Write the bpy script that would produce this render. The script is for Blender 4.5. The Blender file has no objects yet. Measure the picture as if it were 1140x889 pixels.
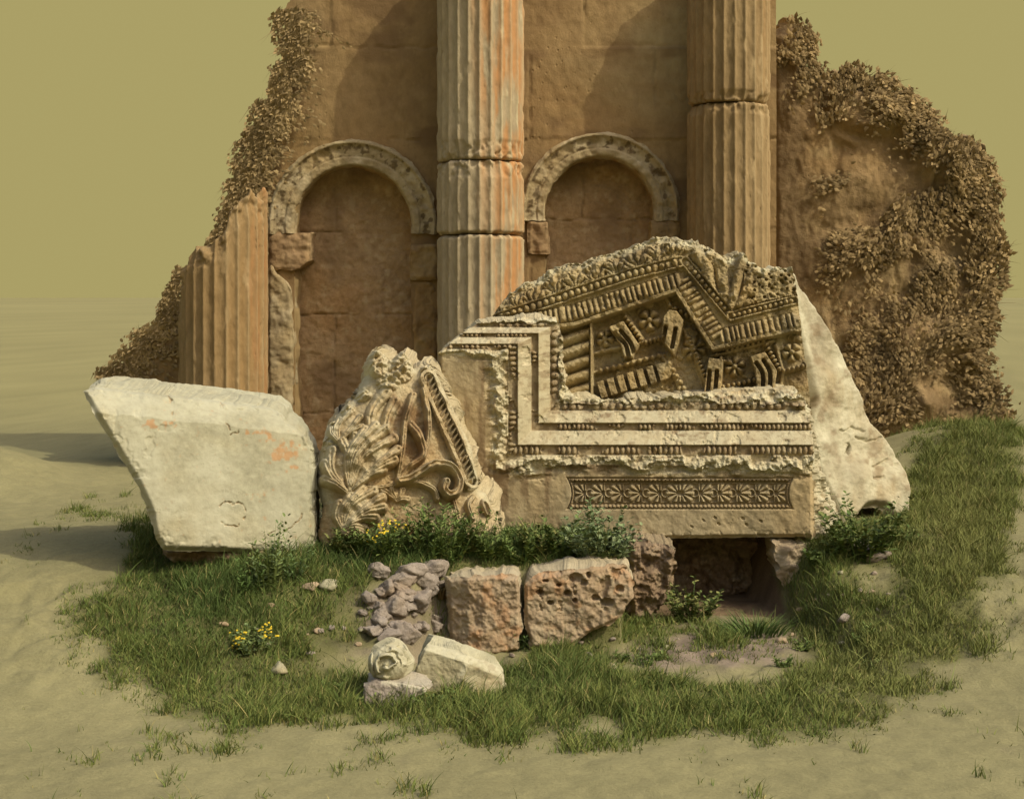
import bpy, math, random
import numpy as np
from mathutils import Vector

# ------------------------------------------------------------------ camera, sky, sun
S = bpy.context.scene
COL = S.collection
FPX, CX, HZ, CAMZ = 1566.0, 570.0, 330.0, 3.4      # focal length / centre / horizon in photo pixels, eye height in m

cam = bpy.data.cameras.new('camera')
cam.sensor_fit = 'HORIZONTAL'; cam.sensor_width = 36
cam.lens = FPX / 1140 * 36
cam.shift_y = -(444.5 - HZ) / 1140
cam.clip_start = 0.1; cam.clip_end = 6000
camo = bpy.data.objects.new('camera', cam); COL.objects.link(camo)
camo.location = (0, 0, CAMZ); camo.rotation_euler = (math.radians(90), 0, 0)
S.camera = camo

SUN = Vector((0.70, -0.42, 0.84)).normalized()      # direction towards the sun
SUN_EL = math.asin(SUN.z); SUN_ROT = math.atan2(SUN.x, SUN.y)
w = bpy.data.worlds.new('World'); S.world = w; w.use_nodes = True
nt = w.node_tree; nt.nodes.clear()
N, L = nt.nodes.new, nt.links.new
out = N('ShaderNodeOutputWorld'); bg = N('ShaderNodeBackground'); bg2 = N('ShaderNodeBackground')
sky = N('ShaderNodeTexSky'); sky.sky_type = 'NISHITA'; sky.sun_disc = False
sky.sun_elevation = SUN_EL; sky.sun_rotation = SUN_ROT
sky.air_density = 1.0; sky.dust_density = 6.0; sky.ozone_density = 0.6
bg.inputs['Strength'].default_value = 0.15
L(sky.outputs[0], bg.inputs['Color'])
bg2.inputs['Color'].default_value = (0.340, 0.293, 0.113, 1)   # dusty olive air low over the horizon
bg2.inputs['Strength'].default_value = 1.0
tc = N('ShaderNodeTexCoord'); sx = N('ShaderNodeSeparateXYZ'); mr = N('ShaderNodeMapRange')
mr.interpolation_type = 'SMOOTHSTEP'
mr.inputs['From Min'].default_value = 0.23; mr.inputs['From Max'].default_value = 0.55
L(tc.outputs['Generated'], sx.inputs[0]); L(sx.outputs['Z'], mr.inputs['Value'])
mx = N('ShaderNodeMixShader')
L(mr.outputs[0], mx.inputs[0]); L(bg2.outputs[0], mx.inputs[1]); L(bg.outputs[0], mx.inputs[2])
L(mx.outputs[0], out.inputs['Surface'])

sl = bpy.data.lights.new('sun', 'SUN'); sl.energy = 2.0; sl.angle = math.radians(0.5); sl.color = (1.0, 0.93, 0.70)
so = bpy.data.objects.new('sun', sl); COL.objects.link(so)
so.rotation_euler = SUN.to_track_quat('Z', 'Y').to_euler(); so.location = (15, -6, 14)

S.view_settings.view_transform = 'Standard'; S.view_settings.look = 'None'
S.view_settings.exposure = 0.25; S.view_settings.gamma = 1.0; S.view_settings.use_curve_mapping = False

# ------------------------------------------------------------------ noise and drawing helpers (numpy)
def _h(ix, iy, iz, seed):
    M = np.uint32
    with np.errstate(over='ignore'):
        h = (ix.astype(np.int64).astype(M) * M(374761393) + iy.astype(np.int64).astype(M) * M(668265263)
             + iz.astype(np.int64).astype(M) * M(2147483647 & 0x7ed55d16) + M((seed * 974711) & 0xffffffff))
        h = (h ^ (h >> M(13))) * M(1274126177); h = h ^ (h >> M(16)); h = h * M(2246822519); h = h ^ (h >> M(15))
    return h.astype(np.float64) / 4294967295.0
def vn(x, y, z=0.0, seed=1):
    x, y, z = np.broadcast_arrays(np.asarray(x, float), np.asarray(y, float), np.asarray(z, float))
    xi, yi, zi = np.floor(x), np.floor(y), np.floor(z)
    f = lambda a: a * a * a * (a * (a * 6 - 15) + 10)
    fx, fy, fz = f(x - xi), f(y - yi), f(z - zi)
    r = 0
    for dz, wz in ((0, 1 - fz), (1, fz)):
        for dy, wy in ((0, 1 - fy), (1, fy)):
            for dx, wx in ((0, 1 - fx), (1, fx)):
                r = r + _h(xi + dx, yi + dy, zi + dz, seed) * wx * wy * wz
    return r * 2 - 1
def fbm(x, y, z=0.0, o=4, seed=1, g=0.5):
    r, a, t = 0, 1.0, 0
    for i in range(o):
        r = r + a * vn(np.asarray(x) * 2 ** i + i * 7.3, np.asarray(y) * 2 ** i - i * 3.1, np.asarray(z) * 2 ** i, seed + i); t += a; a *= g
    return r / t * 1.6
def worley(x, y, seed=1):
    xi, yi = np.floor(x), np.floor(y)
    d1 = np.full(np.shape(x), 9.0); d2 = d1.copy(); cid = np.zeros(np.shape(x))
    for dx in (-1, 0, 1):
        for dy in (-1, 0, 1):
            cx, cy = xi + dx, yi + dy
            jx = _h(cx, cy, cx * 0, seed); jy = _h(cx, cy, cx * 0, seed + 9); q = _h(cx, cy, cx * 0, seed + 5)
            d = np.hypot(cx + jx - x, cy + jy - y)
            n = d < d1
            d2 = np.where(n, d1, np.minimum(d2, d)); cid = np.where(n, q, cid); d1 = np.where(n, d, d1)
    return d1, d2, cid
def sst(a, b, x):
    t = np.clip((x - a) / (b - a), 0, 1); return t * t * (3 - 2 * t)
def polysdf(X, Y, poly):                              # >0 inside
    P = np.array(poly, float); d = np.full(X.shape, 1e9); ins = np.zeros(X.shape, bool)
    for (ax, ay), (bx, by) in zip(P, np.roll(P, -1, 0)):
        ex, ey = bx - ax, by - ay
        t = np.clip(((X - ax) * ex + (Y - ay) * ey) / (ex * ex + ey * ey + 1e-12), 0, 1)
        d = np.minimum(d, np.hypot(X - ax - t * ex, Y - ay - t * ey))
        c = (ay > Y) != (by > Y)
        with np.errstate(divide='ignore', invalid='ignore'):
            xs = ax + (Y - ay) * ex / (ey if ey != 0 else 1e-12)
        ins ^= c & (X < xs)
    return np.where(ins, d, -d)
def path(X, Y, pts):                                  # distance, arc length, signed side along an open polyline
    d = np.full(X.shape, 1e9); s = np.zeros(X.shape); sg = np.zeros(X.shape); a0 = 0
    for (ax, ay), (bx, by) in zip(pts[:-1], pts[1:]):
        ex, ey = bx - ax, by - ay; l = math.hypot(ex, ey)
        t = np.clip(((X - ax) * ex + (Y - ay) * ey) / (l * l), 0, 1)
        q = np.hypot(X - ax - t * ex, Y - ay - t * ey); m = q < d
        d = np.where(m, q, d); s = np.where(m, a0 + t * l, s)
        sg = np.where(m, np.sign((X - ax) * ey - (Y - ay) * ex), sg); a0 += l
    return d, s, sg
def ridge(X, Y, pts, wd):                             # rounded rib along a polyline, 0..1
    d, s, _ = path(X, Y, pts); return np.sqrt(np.clip(1 - (d / wd) ** 2, 0, 1))
def beadrow(X, Y, pts, wd, per, fill=0.9):
    d, s, _ = path(X, Y, pts); u = (s / per) % 1 * 2 - 1
    return np.sqrt(np.clip(1 - (u / fill) ** 2 - (d / wd) ** 2, 0, 1))
def dome(X, Y, cx, cy, rx, ry, rot=0):
    c, s = math.cos(rot), math.sin(rot); dx, dy = X - cx, Y - cy
    return np.sqrt(np.clip(1 - ((dx * c + dy * s) / rx) ** 2 - ((-dx * s + dy * c) / ry) ** 2, 0, 1))
def spline(pts, n=8):
    P = [Vector((*p, 0)) for p in pts]; P = [P[0]] + P + [P[-1]]; o = []
    for i in range(1, len(P) - 2):
        for k in range(n):
            t = k / n; a, b, c, d = P[i - 1:i + 3]
            v = 0.5 * ((2 * b) + (c - a) * t + (2 * a - 5 * b + 4 * c - d) * t * t + (3 * b - a - 3 * c + d) * t ** 3)
            o.append((v.x, v.y))
    o.append(tuple(pts[-1])); return o
def fan(X, Y, cx, cy, R, a0, a1, n, squash=1.0):     # an acanthus leaf: ribs fanning out from its foot
    dx, dy = X - cx, (Y - cy) / squash; r = np.hypot(dx, dy); th = np.degrees(np.arctan2(-dy, dx))
    u = (th - a0) / (a1 - a0)
    lob = np.abs(np.sin(np.pi * n * u))
    Rl = R * (0.70 + 0.30 * lob ** 0.6) * (0.72 + 0.28 * np.sin(np.pi * np.clip(u, 0, 1)))
    ins = (u > 0) & (u < 1)
    env = np.clip(1 - (r / np.maximum(Rl, 1e-6)) ** 3, 0, 1)
    tip = 0.45 + 0.55 * sst(0.15, 0.8, r / R)
    return np.where(ins, env ** 0.5 * tip * (0.35 + 0.65 * lob ** 0.55), 0)

# ------------------------------------------------------------------ object helpers
def W(px, py, Y): return Vector(((px - CX) / FPX * Y, Y, CAMZ - (py - HZ) / FPX * Y))
def PX(x, y, z): return CX + x / y * FPX, HZ + (CAMZ - z) / y * FPX
def tag(o, label=None, cat=None, group=None, kind=None):
    if label: o['label'] = label
    if cat: o['category'] = cat
    if group: o['group'] = group
    o['kind'] = kind or 'thing'
    return o
def thing(name, loc, label, cat, group=None):
    o = bpy.data.objects.new(name, None); COL.objects.link(o); o.location = loc; o.empty_display_size = 0.2
    return tag(o, label, cat, group)
def build(name, V, faces, mat, parent=None, smooth=None, attrs=None, loc=None):
    """V (n,3) world coordinates; faces: list of (k,3) or (k,4) int arrays; smooth: one flag per face array"""
    V = np.asarray(V, float); base = np.zeros(3)
    if parent is not None:
        p = parent; base = np.array(p.location)
        while p.parent: p = p.parent; base = base + np.array(p.location)
    elif loc is not None: base = np.array(loc)
    me = bpy.data.meshes.new(name)
    me.vertices.add(len(V)); me.vertices.foreach_set('co', (V - base).astype(np.float32).ravel())
    fl = [np.asarray(f, np.int32) for f in faces if len(f)]
    tot = np.concatenate([np.full(len(f), f.shape[1], np.int32) for f in fl])
    idx = np.concatenate([f.ravel() for f in fl])
    me.loops.add(len(idx)); me.loops.foreach_set('vertex_index', idx)
    me.polygons.add(len(tot)); st = np.zeros(len(tot), np.int32); st[1:] = np.cumsum(tot)[:-1]
    me.polygons.foreach_set('loop_start', st)
    sm = smooth if smooth is not None else [True] * len(fl)
    me.polygons.foreach_set('use_smooth', np.concatenate([np.full(len(f), bool(s)) for f, s in zip(fl, sm)]))
    for k, a in (attrs or {}).items():
        a = np.asarray(a, np.float32)
        if a.ndim == 2:
            at = me.attributes.new(k, 'FLOAT_COLOR', 'POINT')
            at.data.foreach_set('color', np.concatenate([a, np.ones((len(a), 1), np.float32)], 1).ravel())
        else:
            at = me.attributes.new(k, 'FLOAT', 'POINT'); at.data.foreach_set('value', a)
    me.update(calc_edges=True); me.validate()
    me.materials.append(mat)
    o = bpy.data.objects.new(name, me); COL.objects.link(o)
    if parent is not None: o.parent = parent
    elif loc is not None: o.location = loc
    return o

def relief(name, mat, parent, box, step, p0, n, sdf, dfn, thick, fresh_lit=None, stain_shading=None, rim=6, rough=0.03, back=(0, 1, 0), rimfresh=0.3, jag=1.0, loc=None):
    """A stone cut to an outline on a plane of its own (point p0, normal n), carved dfn metres deep, and thick metres through."""
    n = np.array(Vector(n).normalized()); p0 = np.array(p0); bk = np.array(Vector(back).normalized())
    xs = np.arange(box[0], box[2] + step, step); ys = np.arange(box[1], box[3] + step, step)
    X, Y = np.meshgrid(xs, ys)
    sd = sdf(X, Y)
    gy, gx = np.gradient(sd, step)
    gl = np.maximum(np.hypot(gx, gy), 0.3)
    cell = (sd[:-1, :-1] + sd[1:, :-1] + sd[:-1, 1:] + sd[1:, 1:]) > 0
    cnt = np.zeros(X.shape, int)
    for a in (slice(None, -1), slice(1, None)):
        for b in (slice(None, -1), slice(1, None)): cnt[a, b] += cell
    brd = (cnt > 0) & (cnt < 4)
    k = np.where(brd, np.clip(-sd / gl, -0.8 * step, 0.8 * step), 0) * jag
    Xs, Ys = X + k * gx / gl, Y + k * gy / gl
    ray = np.stack([(Xs - CX) / FPX, np.ones_like(Xs), -(Ys - HZ) / FPX], -1)
    t = (n @ (p0 - np.array([0, 0, CAMZ]))) / (ray @ n)
    B = ray * t[..., None] + np.array([0, 0, CAMZ])
    d = dfn(X, Y)
    Fp = B + n * d[..., None]
    Bp = B + bk * thick
    used = cnt > 0
    ids = np.full(X.shape, -1); ids[used] = np.arange(used.sum()); nu = used.sum()
    def quads(I): return np.stack([I[1:, :-1], I[1:, 1:], I[:-1, 1:], I[:-1, :-1]], -1)[cell]
    front = quads(ids); bkf = quads(ids)[:, ::-1] + nu
    V = [Fp[used], Bp[used]]
    FR = fresh_lit(X, Y) if fresh_lit else np.zeros(X.shape); ST = stain_shading(X, Y) if stain_shading else np.zeros(X.shape)
    fr = [FR[used], np.zeros(nu)]; st = [ST[used], np.zeros(nu)]
    # rim
    bids = np.full(X.shape, -1); bids[brd] = np.arange(brd.sum()); nb = brd.sum()
    c = np.pad(cell, 1)
    E = []
    ci = c[1:-1, 1:-1]
    def add(sel, a, b): E.append(np.stack([a[sel], b[sel]], -1))
    add(ci & ~c[:-2, 1:-1], bids[:-1, 1:], bids[:-1, :-1])      # top
    add(ci & ~c[2:, 1:-1], bids[1:, :-1], bids[1:, 1:])         # bottom
    add(ci & ~c[1:-1, :-2], bids[:-1, :-1], bids[1:, :-1])      # left
    add(ci & ~c[1:-1, 2:], bids[1:, 1:], bids[:-1, 1:])         # right
    E = np.concatenate(E)
    fb, bb = Fp[brd], Bp[brd]; off = 2 * nu; rf = []
    for j in range(rim + 1):
        u = j / rim; q = fb * (1 - u) + bb * u
        amp = rough * math.sin(math.pi * min(1, u * 1.0)) if 0 < j < rim else 0
        if amp:
            sc = 3.0
            q = q + amp * np.stack([fbm(q[:, 0] * sc, q[:, 1] * sc, q[:, 2] * sc, 3, 11), 0 * q[:, 0], fbm(q[:, 0] * sc + 9, q[:, 1] * sc, q[:, 2] * sc, 3, 23)], -1) * 1.5
        V.append(q); fr.append(np.full(nb, rimfresh)); st.append(np.zeros(nb))
        if j: rf.append(np.stack([E[:, 0] + off + (j - 1) * nb, E[:, 0] + off + j * nb, E[:, 1] + off + j * nb, E[:, 1] + off + (j - 1) * nb], -1))
    return build(name, np.concatenate(V), [front, bkf, np.concatenate(rf)], mat, parent, [True, False, True],
                 {'fresh_lit': np.concatenate(fr), 'stain_shading': np.concatenate(st)}, loc)

def stone(name, mat, parent, c, dims, seed, flats=9, res=26, noise=0.06, rz=0.0, tilt=0.0, loc=None, sink=0):
    """An angular boulder: a ball cut by random planes and roughened."""
    rnd = np.random.RandomState(seed); V = []; Fc = []
    nl, nm = res, res * 2
    th = np.linspace(0, np.pi, nl + 1); ph = np.linspace(0, 2 * np.pi, nm, endpoint=False)
    T, Pm = np.meshgrid(th, ph, indexing='ij')
    D = np.stack([np.sin(T) * np.cos(Pm), np.sin(T) * np.sin(Pm), np.cos(T)], -1)
    r = np.full(T.shape, 1.0)
    for i in range(flats):
        nn = rnd.normal(size=3); nn /= np.linalg.norm(nn); h = rnd.uniform(0.5, 0.82)
        dd = D @ nn
        r = np.where(dd > 0.05, np.minimum(r, h / np.maximum(dd, 0.05)), r)
    r = r * (1 + noise * fbm(D[..., 0] * 2.5 + seed, D[..., 1] * 2.5, D[..., 2] * 2.5, 4, seed))
    Pn = D * r[..., None] * (np.array(dims) / 2 * 1.25)
    ct, s_ = math.cos(tilt), math.sin(tilt); Pn = np.stack([Pn[..., 0] * ct - Pn[..., 2] * s_, Pn[..., 1], Pn[..., 0] * s_ + Pn[..., 2] * ct], -1)
    cz, sz = math.cos(rz), math.sin(rz); Pn = np.stack([Pn[..., 0] * cz - Pn[..., 1] * sz, Pn[..., 0] * sz + Pn[..., 1] * cz, Pn[..., 2]], -1)
    Pn = Pn + np.array(c)
    I = np.arange((nl + 1) * nm).reshape(nl + 1, nm)
    J = np.roll(I, -1, 1)
    q = np.stack([I[:-1], I[1:], J[1:], J[:-1]], -1).reshape(-1, 4)
    n_ = len(Pn.reshape(-1, 3))
    return build(name, Pn.reshape(-1, 3), [q], mat, parent, None, {'fresh_lit': np.zeros(n_), 'stain_shading': np.zeros(n_)}, loc)

# ------------------------------------------------------------------ materials
def mat_stone(name, dark, light, fresh_lit=(0.62, 0.56, 0.38), stain_shading=(0.45, 0.2, 0.07), scale=1.6, bump=0.25, pit=0.5, streak=0.0, rough=0.9):
    m = bpy.data.materials.new(name); m.use_nodes = True; t = m.node_tree; t.nodes.clear()
    N = t.nodes.new; L = t.links.new
    o = N('ShaderNodeOutputMaterial'); b = N('ShaderNodeBsdfPrincipled'); L(b.outputs[0], o.inputs[0])
    b.inputs['Roughness'].default_value = rough; b.inputs['Specular IOR Level'].default_value = 0.2
    g = N('ShaderNodeNewGeometry')
    mp = N('ShaderNodeMapping'); mp.inputs['Scale'].default_value = (1, 1, 1 - 0.75 * streak); L(g.outputs['Position'], mp.inputs[0])
    def noise(sc, det=6, ro=0.6, dist=0.0):
        n = N('ShaderNodeTexNoise'); n.inputs['Scale'].default_value = sc; n.inputs['Detail'].default_value = det
        n.inputs['Roughness'].default_value = ro; n.inputs['Distortion'].default_value = dist; L(mp.outputs[0], n.inputs['Vector']); return n
    def ramp(src, a, b_, c0=(0, 0, 0, 1), c1=(1, 1, 1, 1)):
        r = N('ShaderNodeValToRGB'); r.color_ramp.elements[0].position = a; r.color_ramp.elements[1].position = b_
        r.color_ramp.elements[0].color = c0; r.color_ramp.elements[1].color = c1; L(src, r.inputs[0]); return r
    def mix(f, a, c, mode='MIX'):
        x = N('ShaderNodeMix'); x.data_type = 'RGBA'; x.blend_type = mode
        for i, v in ((0, f), (6, a), (7, c)):
            if isinstance(v, (int, float)): x.inputs[i].default_value = v
            elif isinstance(v, tuple): x.inputs[i].default_value = (*v, 1)
            else: L(v, x.inputs[i])
        return x.outputs[2]
    n1 = noise(scale, 8, 0.65, 0.4); n2 = noise(scale * 7, 6, 0.7); n3 = noise(scale * 0.45, 3, 0.5, 0.8); n4 = noise(scale * 30, 4, 0.7)
    c = mix(ramp(n1.outputs[0], 0.32, 0.68).outputs[0], dark, light)
    av = tuple(0.5 * (p + q) for p, q in zip(dark, light))
    c = mix(ramp(n3.outputs[0], 0.48, 0.72).outputs[0], c, mix(0.5, c, tuple(x * k for x, k in zip(av, (1.12, 0.95, 0.72)))))
    c = mix(0.55, c, mix(ramp(n2.outputs[0], 0.3, 0.7).outputs[0], (0.62, 0.6, 0.56), (1.25, 1.25, 1.25)), 'MULTIPLY')
    af = N('ShaderNodeAttribute'); af.attribute_name = 'fresh_lit'; ast = N('ShaderNodeAttribute'); ast.attribute_name = 'stain_shading'  # fresh breaks and stains, plus some lit and shaded tones put into the colour
    fm = N('ShaderNodeMath'); fm.operation = 'MULTIPLY'; L(af.outputs['Fac'], fm.inputs[0]); L(ramp(n2.outputs[0], 0.2, 0.6, (0.55,) * 3 + (1,)).outputs[0], fm.inputs[1])
    c = mix(fm.outputs[0], c, fresh_lit)
    c = mix(ast.outputs['Fac'], c, stain_shading)
    v = N('ShaderNodeTexVoronoi'); v.inputs['Scale'].default_value = scale * 9; L(mp.outputs[0], v.inputs['Vector'])
    pr = ramp(v.outputs['Distance'], 0.05, 0.22); 
    pm = N('ShaderNodeMath'); pm.operation = 'MULTIPLY'; pm.inputs[1].default_value = pit * 0.6
    inv = N('ShaderNodeMath'); inv.operation = 'SUBTRACT'; inv.inputs[0].default_value = 1; L(pr.outputs[0], inv.inputs[1])
    gate = N('ShaderNodeMath'); gate.operation = 'MULTIPLY'; L(inv.outputs[0], gate.inputs[0]); L(ramp(n1.outputs[0], 0.5, 0.62).outputs[0], gate.inputs[1])
    L(gate.outputs[0], pm.inputs[0])
    c = mix(pm.outputs[0], c, tuple(x * 0.45 for x in dark))
    L(c, b.inputs['Base Color'])
    hs = N('ShaderNodeMath'); hs.operation = 'MULTIPLY_ADD'; L(n4.outputs[0], hs.inputs[0]); hs.inputs[1].default_value = 0.35; L(n2.outputs[0], hs.inputs[2])
    h2 = N('ShaderNodeMath'); h2.operation = 'SUBTRACT'; L(hs.outputs[0], h2.inputs[0]); L(gate.outputs[0], h2.inputs[1])
    bp = N('ShaderNodeBump'); bp.inputs['Strength'].default_value = bump; bp.inputs['Distance'].default_value = 0.06
    L(h2.outputs[0], bp.inputs['Height']); L(bp.outputs[0], b.inputs['Normal'])
    return m
def mat_attr(name, rough=0.85, bump=0.0, bscale=20, var=0.3, trans=0.0, mul=(1, 1, 1)):
    m = bpy.data.materials.new(name); m.use_nodes = True; t = m.node_tree; b = t.nodes['Principled BSDF']
    N = t.nodes.new; L = t.links.new
    a = N('ShaderNodeAttribute'); a.attribute_name = 'tone'
    n = N('ShaderNodeTexNoise'); n.inputs['Scale'].default_value = bscale; n.inputs['Detail'].default_value = 8; n.inputs['Roughness'].default_value = 0.7
    g = N('ShaderNodeNewGeometry'); L(g.outputs['Position'], n.inputs['Vector'])
    r = N('ShaderNodeValToRGB'); r.color_ramp.elements[0].position = 0.3; r.color_ramp.elements[1].position = 0.7
    r.color_ramp.elements[0].color = (1 - var,) * 3 + (1,); r.color_ramp.elements[1].color = (1 + var,) * 3 + (1,)
    L(n.outputs[0], r.inputs[0])
    x = N('ShaderNodeMix'); x.data_type = 'RGBA'; x.blend_type = 'MULTIPLY'; x.inputs[0].default_value = 1
    L(a.outputs['Color'], x.inputs[6]); L(r.outputs[0], x.inputs[7]); L(x.outputs[2], b.inputs['Base Color'])
    b.inputs['Roughness'].default_value = rough; b.inputs['Specular IOR Level'].default_value = 0.15
    if bump:
        p = N('ShaderNodeBump'); p.inputs['Strength'].default_value = bump; p.inputs['Distance'].default_value = 0.05
        L(n.outputs[0], p.inputs['Height']); L(p.outputs[0], b.inputs['Normal'])
    return m

M_WALL = mat_stone('wall_stone', (0.24, 0.155, 0.068), (0.36, 0.25, 0.115), fresh_lit=(0.46, 0.38, 0.2), stain_shading=(0.17, 0.105, 0.048), scale=0.9, bump=0.35, pit=0.3, streak=0.3)
M_NICHE = mat_stone('niche_stone', (0.29, 0.19, 0.095), (0.40, 0.275, 0.145), fresh_lit=(0.46, 0.35, 0.2), stain_shading=(0.19, 0.12, 0.06), scale=1.6, bump=0.5, pit=0.6)
M_ARCH = mat_stone('arch_stone', (0.26, 0.20, 0.11), (0.40, 0.32, 0.18), fresh_lit=(0.5, 0.42, 0.27), stain_shading=(0.10, 0.065, 0.03), scale=1.4, bump=0.35)
M_RUBBLE = mat_stone('rubble_stone', (0.20, 0.135, 0.062), (0.31, 0.215, 0.105), fresh_lit=(0.36, 0.27, 0.135), stain_shading=(0.13, 0.085, 0.04), scale=1.2, bump=0.6, pit=0.3)
M_COL = mat_stone('column_stone', (0.31, 0.25, 0.155), (0.41, 0.335, 0.21), fresh_lit=(0.48, 0.41, 0.25), stain_shading=(0.43, 0.215, 0.08), scale=1.3, bump=0.25, streak=0.8)  # its orange stands for sunlight on the shaft
M_COLB = mat_stone('column_brown_stone', (0.21, 0.145, 0.068), (0.31, 0.22, 0.108), fresh_lit=(0.35, 0.26, 0.135), stain_shading=(0.36, 0.17, 0.065), scale=1.3, bump=0.3, streak=0.8)  # its orange is the lit edge, painted in
M_PALE = mat_stone('pale_limestone', (0.30, 0.285, 0.19), (0.39, 0.375, 0.26), fresh_lit=(0.42, 0.405, 0.29), stain_shading=(0.42, 0.19, 0.06), scale=1.5, bump=0.16, pit=0.25)
M_FRAME = mat_stone('frame_limestone', (0.33, 0.265, 0.155), (0.43, 0.36, 0.22), fresh_lit=(0.49, 0.455, 0.305), stain_shading=(0.17, 0.11, 0.055), scale=1.5, bump=0.22, pit=0.3, streak=0.4)
M_SOFFIT = mat_stone('soffit_limestone', (0.27, 0.205, 0.10), (0.39, 0.31, 0.16), fresh_lit=(0.50, 0.46, 0.30), stain_shading=(0.10, 0.068, 0.034), scale=2.2, bump=0.3, pit=0.4)
M_END = mat_stone('broken_limestone', (0.28, 0.24, 0.155), (0.37, 0.33, 0.215), fresh_lit=(0.49, 0.46, 0.32), stain_shading=(0.16, 0.10, 0.045), scale=1.5, bump=0.25, pit=0.6)
M_CAP = mat_stone('capital_limestone', (0.30, 0.225, 0.12), (0.40, 0.325, 0.19), fresh_lit=(0.47, 0.43, 0.285), stain_shading=(0.17, 0.09, 0.035), scale=2.0, bump=0.25, pit=0.3)
M_STEP = mat_stone('step_stone', (0.29, 0.215, 0.135), (0.38, 0.30, 0.195), fresh_lit=(0.42, 0.38, 0.25), stain_shading=(0.38, 0.20, 0.09), scale=2.0, bump=0.35, pit=0.5)
M_GREY = mat_stone('grey_fieldstone', (0.22, 0.185, 0.15), (0.34, 0.29, 0.235), fresh_lit=(0.5, 0.46, 0.34), stain_shading=(0.2, 0.13, 0.07), scale=4.0, bump=0.5, pit=0.5)
M_BROWN = mat_stone('brown_fieldstone', (0.17, 0.12, 0.075), (0.28, 0.205, 0.13), fresh_lit=(0.3, 0.25, 0.15), scale=3.0, bump=0.5, pit=0.5)
M_FRAG = mat_stone('fragment_limestone', (0.27, 0.25, 0.155), (0.36, 0.335, 0.22), fresh_lit=(0.47, 0.44, 0.30), stain_shading=(0.2, 0.14, 0.07), scale=3.0, bump=0.25, pit=0.4)
M_GROUND = mat_attr('ground_soil', 0.95, 0.45, 28, 0.14)
M_LEAF = mat_attr('leaf', 0.7, 0, 6, 0.25)
M_GRASS = mat_attr('grass_blade', 0.75, 0, 3, 0.25)
M_DRY = mat_attr('dry_twig', 0.9, 0, 4, 0.3)

# ------------------------------------------------------------------ ground
XK = [-9, -6, -4, -2.6, -1.15, -0.85, 1.25, 1.55, 3.15, 3.95, 5.5, 9]
YU = [18.6, 18.4, 18.2, 17.3, 16.7, 16.9, 16.9, 20.3, 20.3, 19.2, 18.9, 19]   # the terrace edge ...
YL = [12.6, 12.8, 13.2, 13.8, 15.2, 16.15, 16.15, 19.6, 19.5, 14.6, 13.6, 13.0]  # ... and the foot of its slope
def gz(x, y):
    x = np.asarray(x, float); y = np.asarray(y, float)
    a = np.interp(x, XK, YU); b = np.interp(x, XK, YL)
    s = sst(0, 1, (y - b) / np.maximum(a - b, 0.05))
    z = -0.66 + 0.95 * s
    z = z + 0.95 * np.exp(-((x - 7.6) / 2.3) ** 2 - ((y - 23.5) / 2.6) ** 2)
    z = z + 0.80 * np.exp(-(np.clip(x + 9.5, 0, 99) / 1.7) ** 2 - ((y - 23.3) / 1.7) ** 2)
    z = z + np.exp(-((s - .5) / .35) ** 2) * (0.08 * fbm(x * 2.2, y * 2.2, 0, 4, 13) + .03 * fbm(x * 8, y * 8, 0, 3, 14))
    near = np.exp(-((np.abs(x) / 16) ** 4) - (((y - 16) / 14) ** 4))
    z = z + near * (0.022 * fbm(x * 0.9, y * 0.9, 0, 3, 3) + 0.012 * fbm(x * 5, y * 5, 0, 3, 8) + .03 * np.exp(-((x - .8) / 3.2) ** 4 - ((y - 15.2) / 2.2) ** 4) * fbm(x * 6, y * 6, 0, 3, 18)) + (1 - near) * (0.01 * fbm(x * 0.05, y * 0.05, 0, 3, 5) - 0.03)
    return z
def gpt(x, y): return Vector((x, y, float(gz(x, y))))
def gpx(px, py):                                       # the ground point seen along a photo pixel
    ys = np.linspace(9, 40, 6000); x = (px - CX) / FPX * ys
    zr = CAMZ - (py - HZ) / FPX * ys; k = np.argmax(zr <= gz(x, ys)); return gpt(float(x[k]), float(ys[k]))

# soil and turf are different stuff in different places: list of (photo x, y, radius x, radius y, strength)
GREEN = [(385, 705, 40, 34, .42), (440, 712, 50, 16, .5), (905, 650, 46, 40, .8), (1090, 500, 60, 40, .8), (220, 665, 105, 85, 1.25), (210, 730, 60, 55, .8), (300, 740, 75, 55, .6), (340, 650, 70, 40, .8), (290, 775, 70, 26, .6), (420, 620, 90, 26, 1.0),
         (520, 612, 130, 26, 1.1), (640, 608, 75, 24, 1.0), (390, 770, 60, 30, .6), (480, 785, 90, 22, .9), (590, 765, 80, 34, 1.0), (560, 800, 70, 16, .55),
         (695, 690, 30, 22, .8), (890, 625, 24, 24, .9), (930, 690, 50, 30, .5), (970, 700, 60, 26, .5), (170, 640, 26, 60, .6), (690, 775, 90, 30, .8), (640, 720, 70, 26, .8), (730, 700, 60, 16, .5), (790, 800, 120, 30, .6), (880, 770, 80, 30, .5), (960, 740, 80, 44, .8), (1010, 690, 80, 55, .7),
         (1060, 620, 60, 90, .85), (1070, 530, 60, 60, .9), (1030, 590, 60, 40, .8), (960, 600, 60, 24, .8), (900, 610, 40, 14, .5), (840, 695, 50, 14, .5), (930, 800, 60, 20, .4)]
PINK = [(440, 690, 70, 56, .9), (385, 705, 55, 40, .55), (560, 735, 60, 14, .5), (850, 715, 110, 34, 1.0), (740, 725, 80, 24, .8), (975, 672, 40, 22, .3), (905, 640, 40, 30, .3), (900, 780, 90, 16, .45), (690, 690, 50, 20, .5)]
DARK = [(225, 650, 55, 45, 1.0), (330, 640, 60, 22, .4)]
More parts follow.
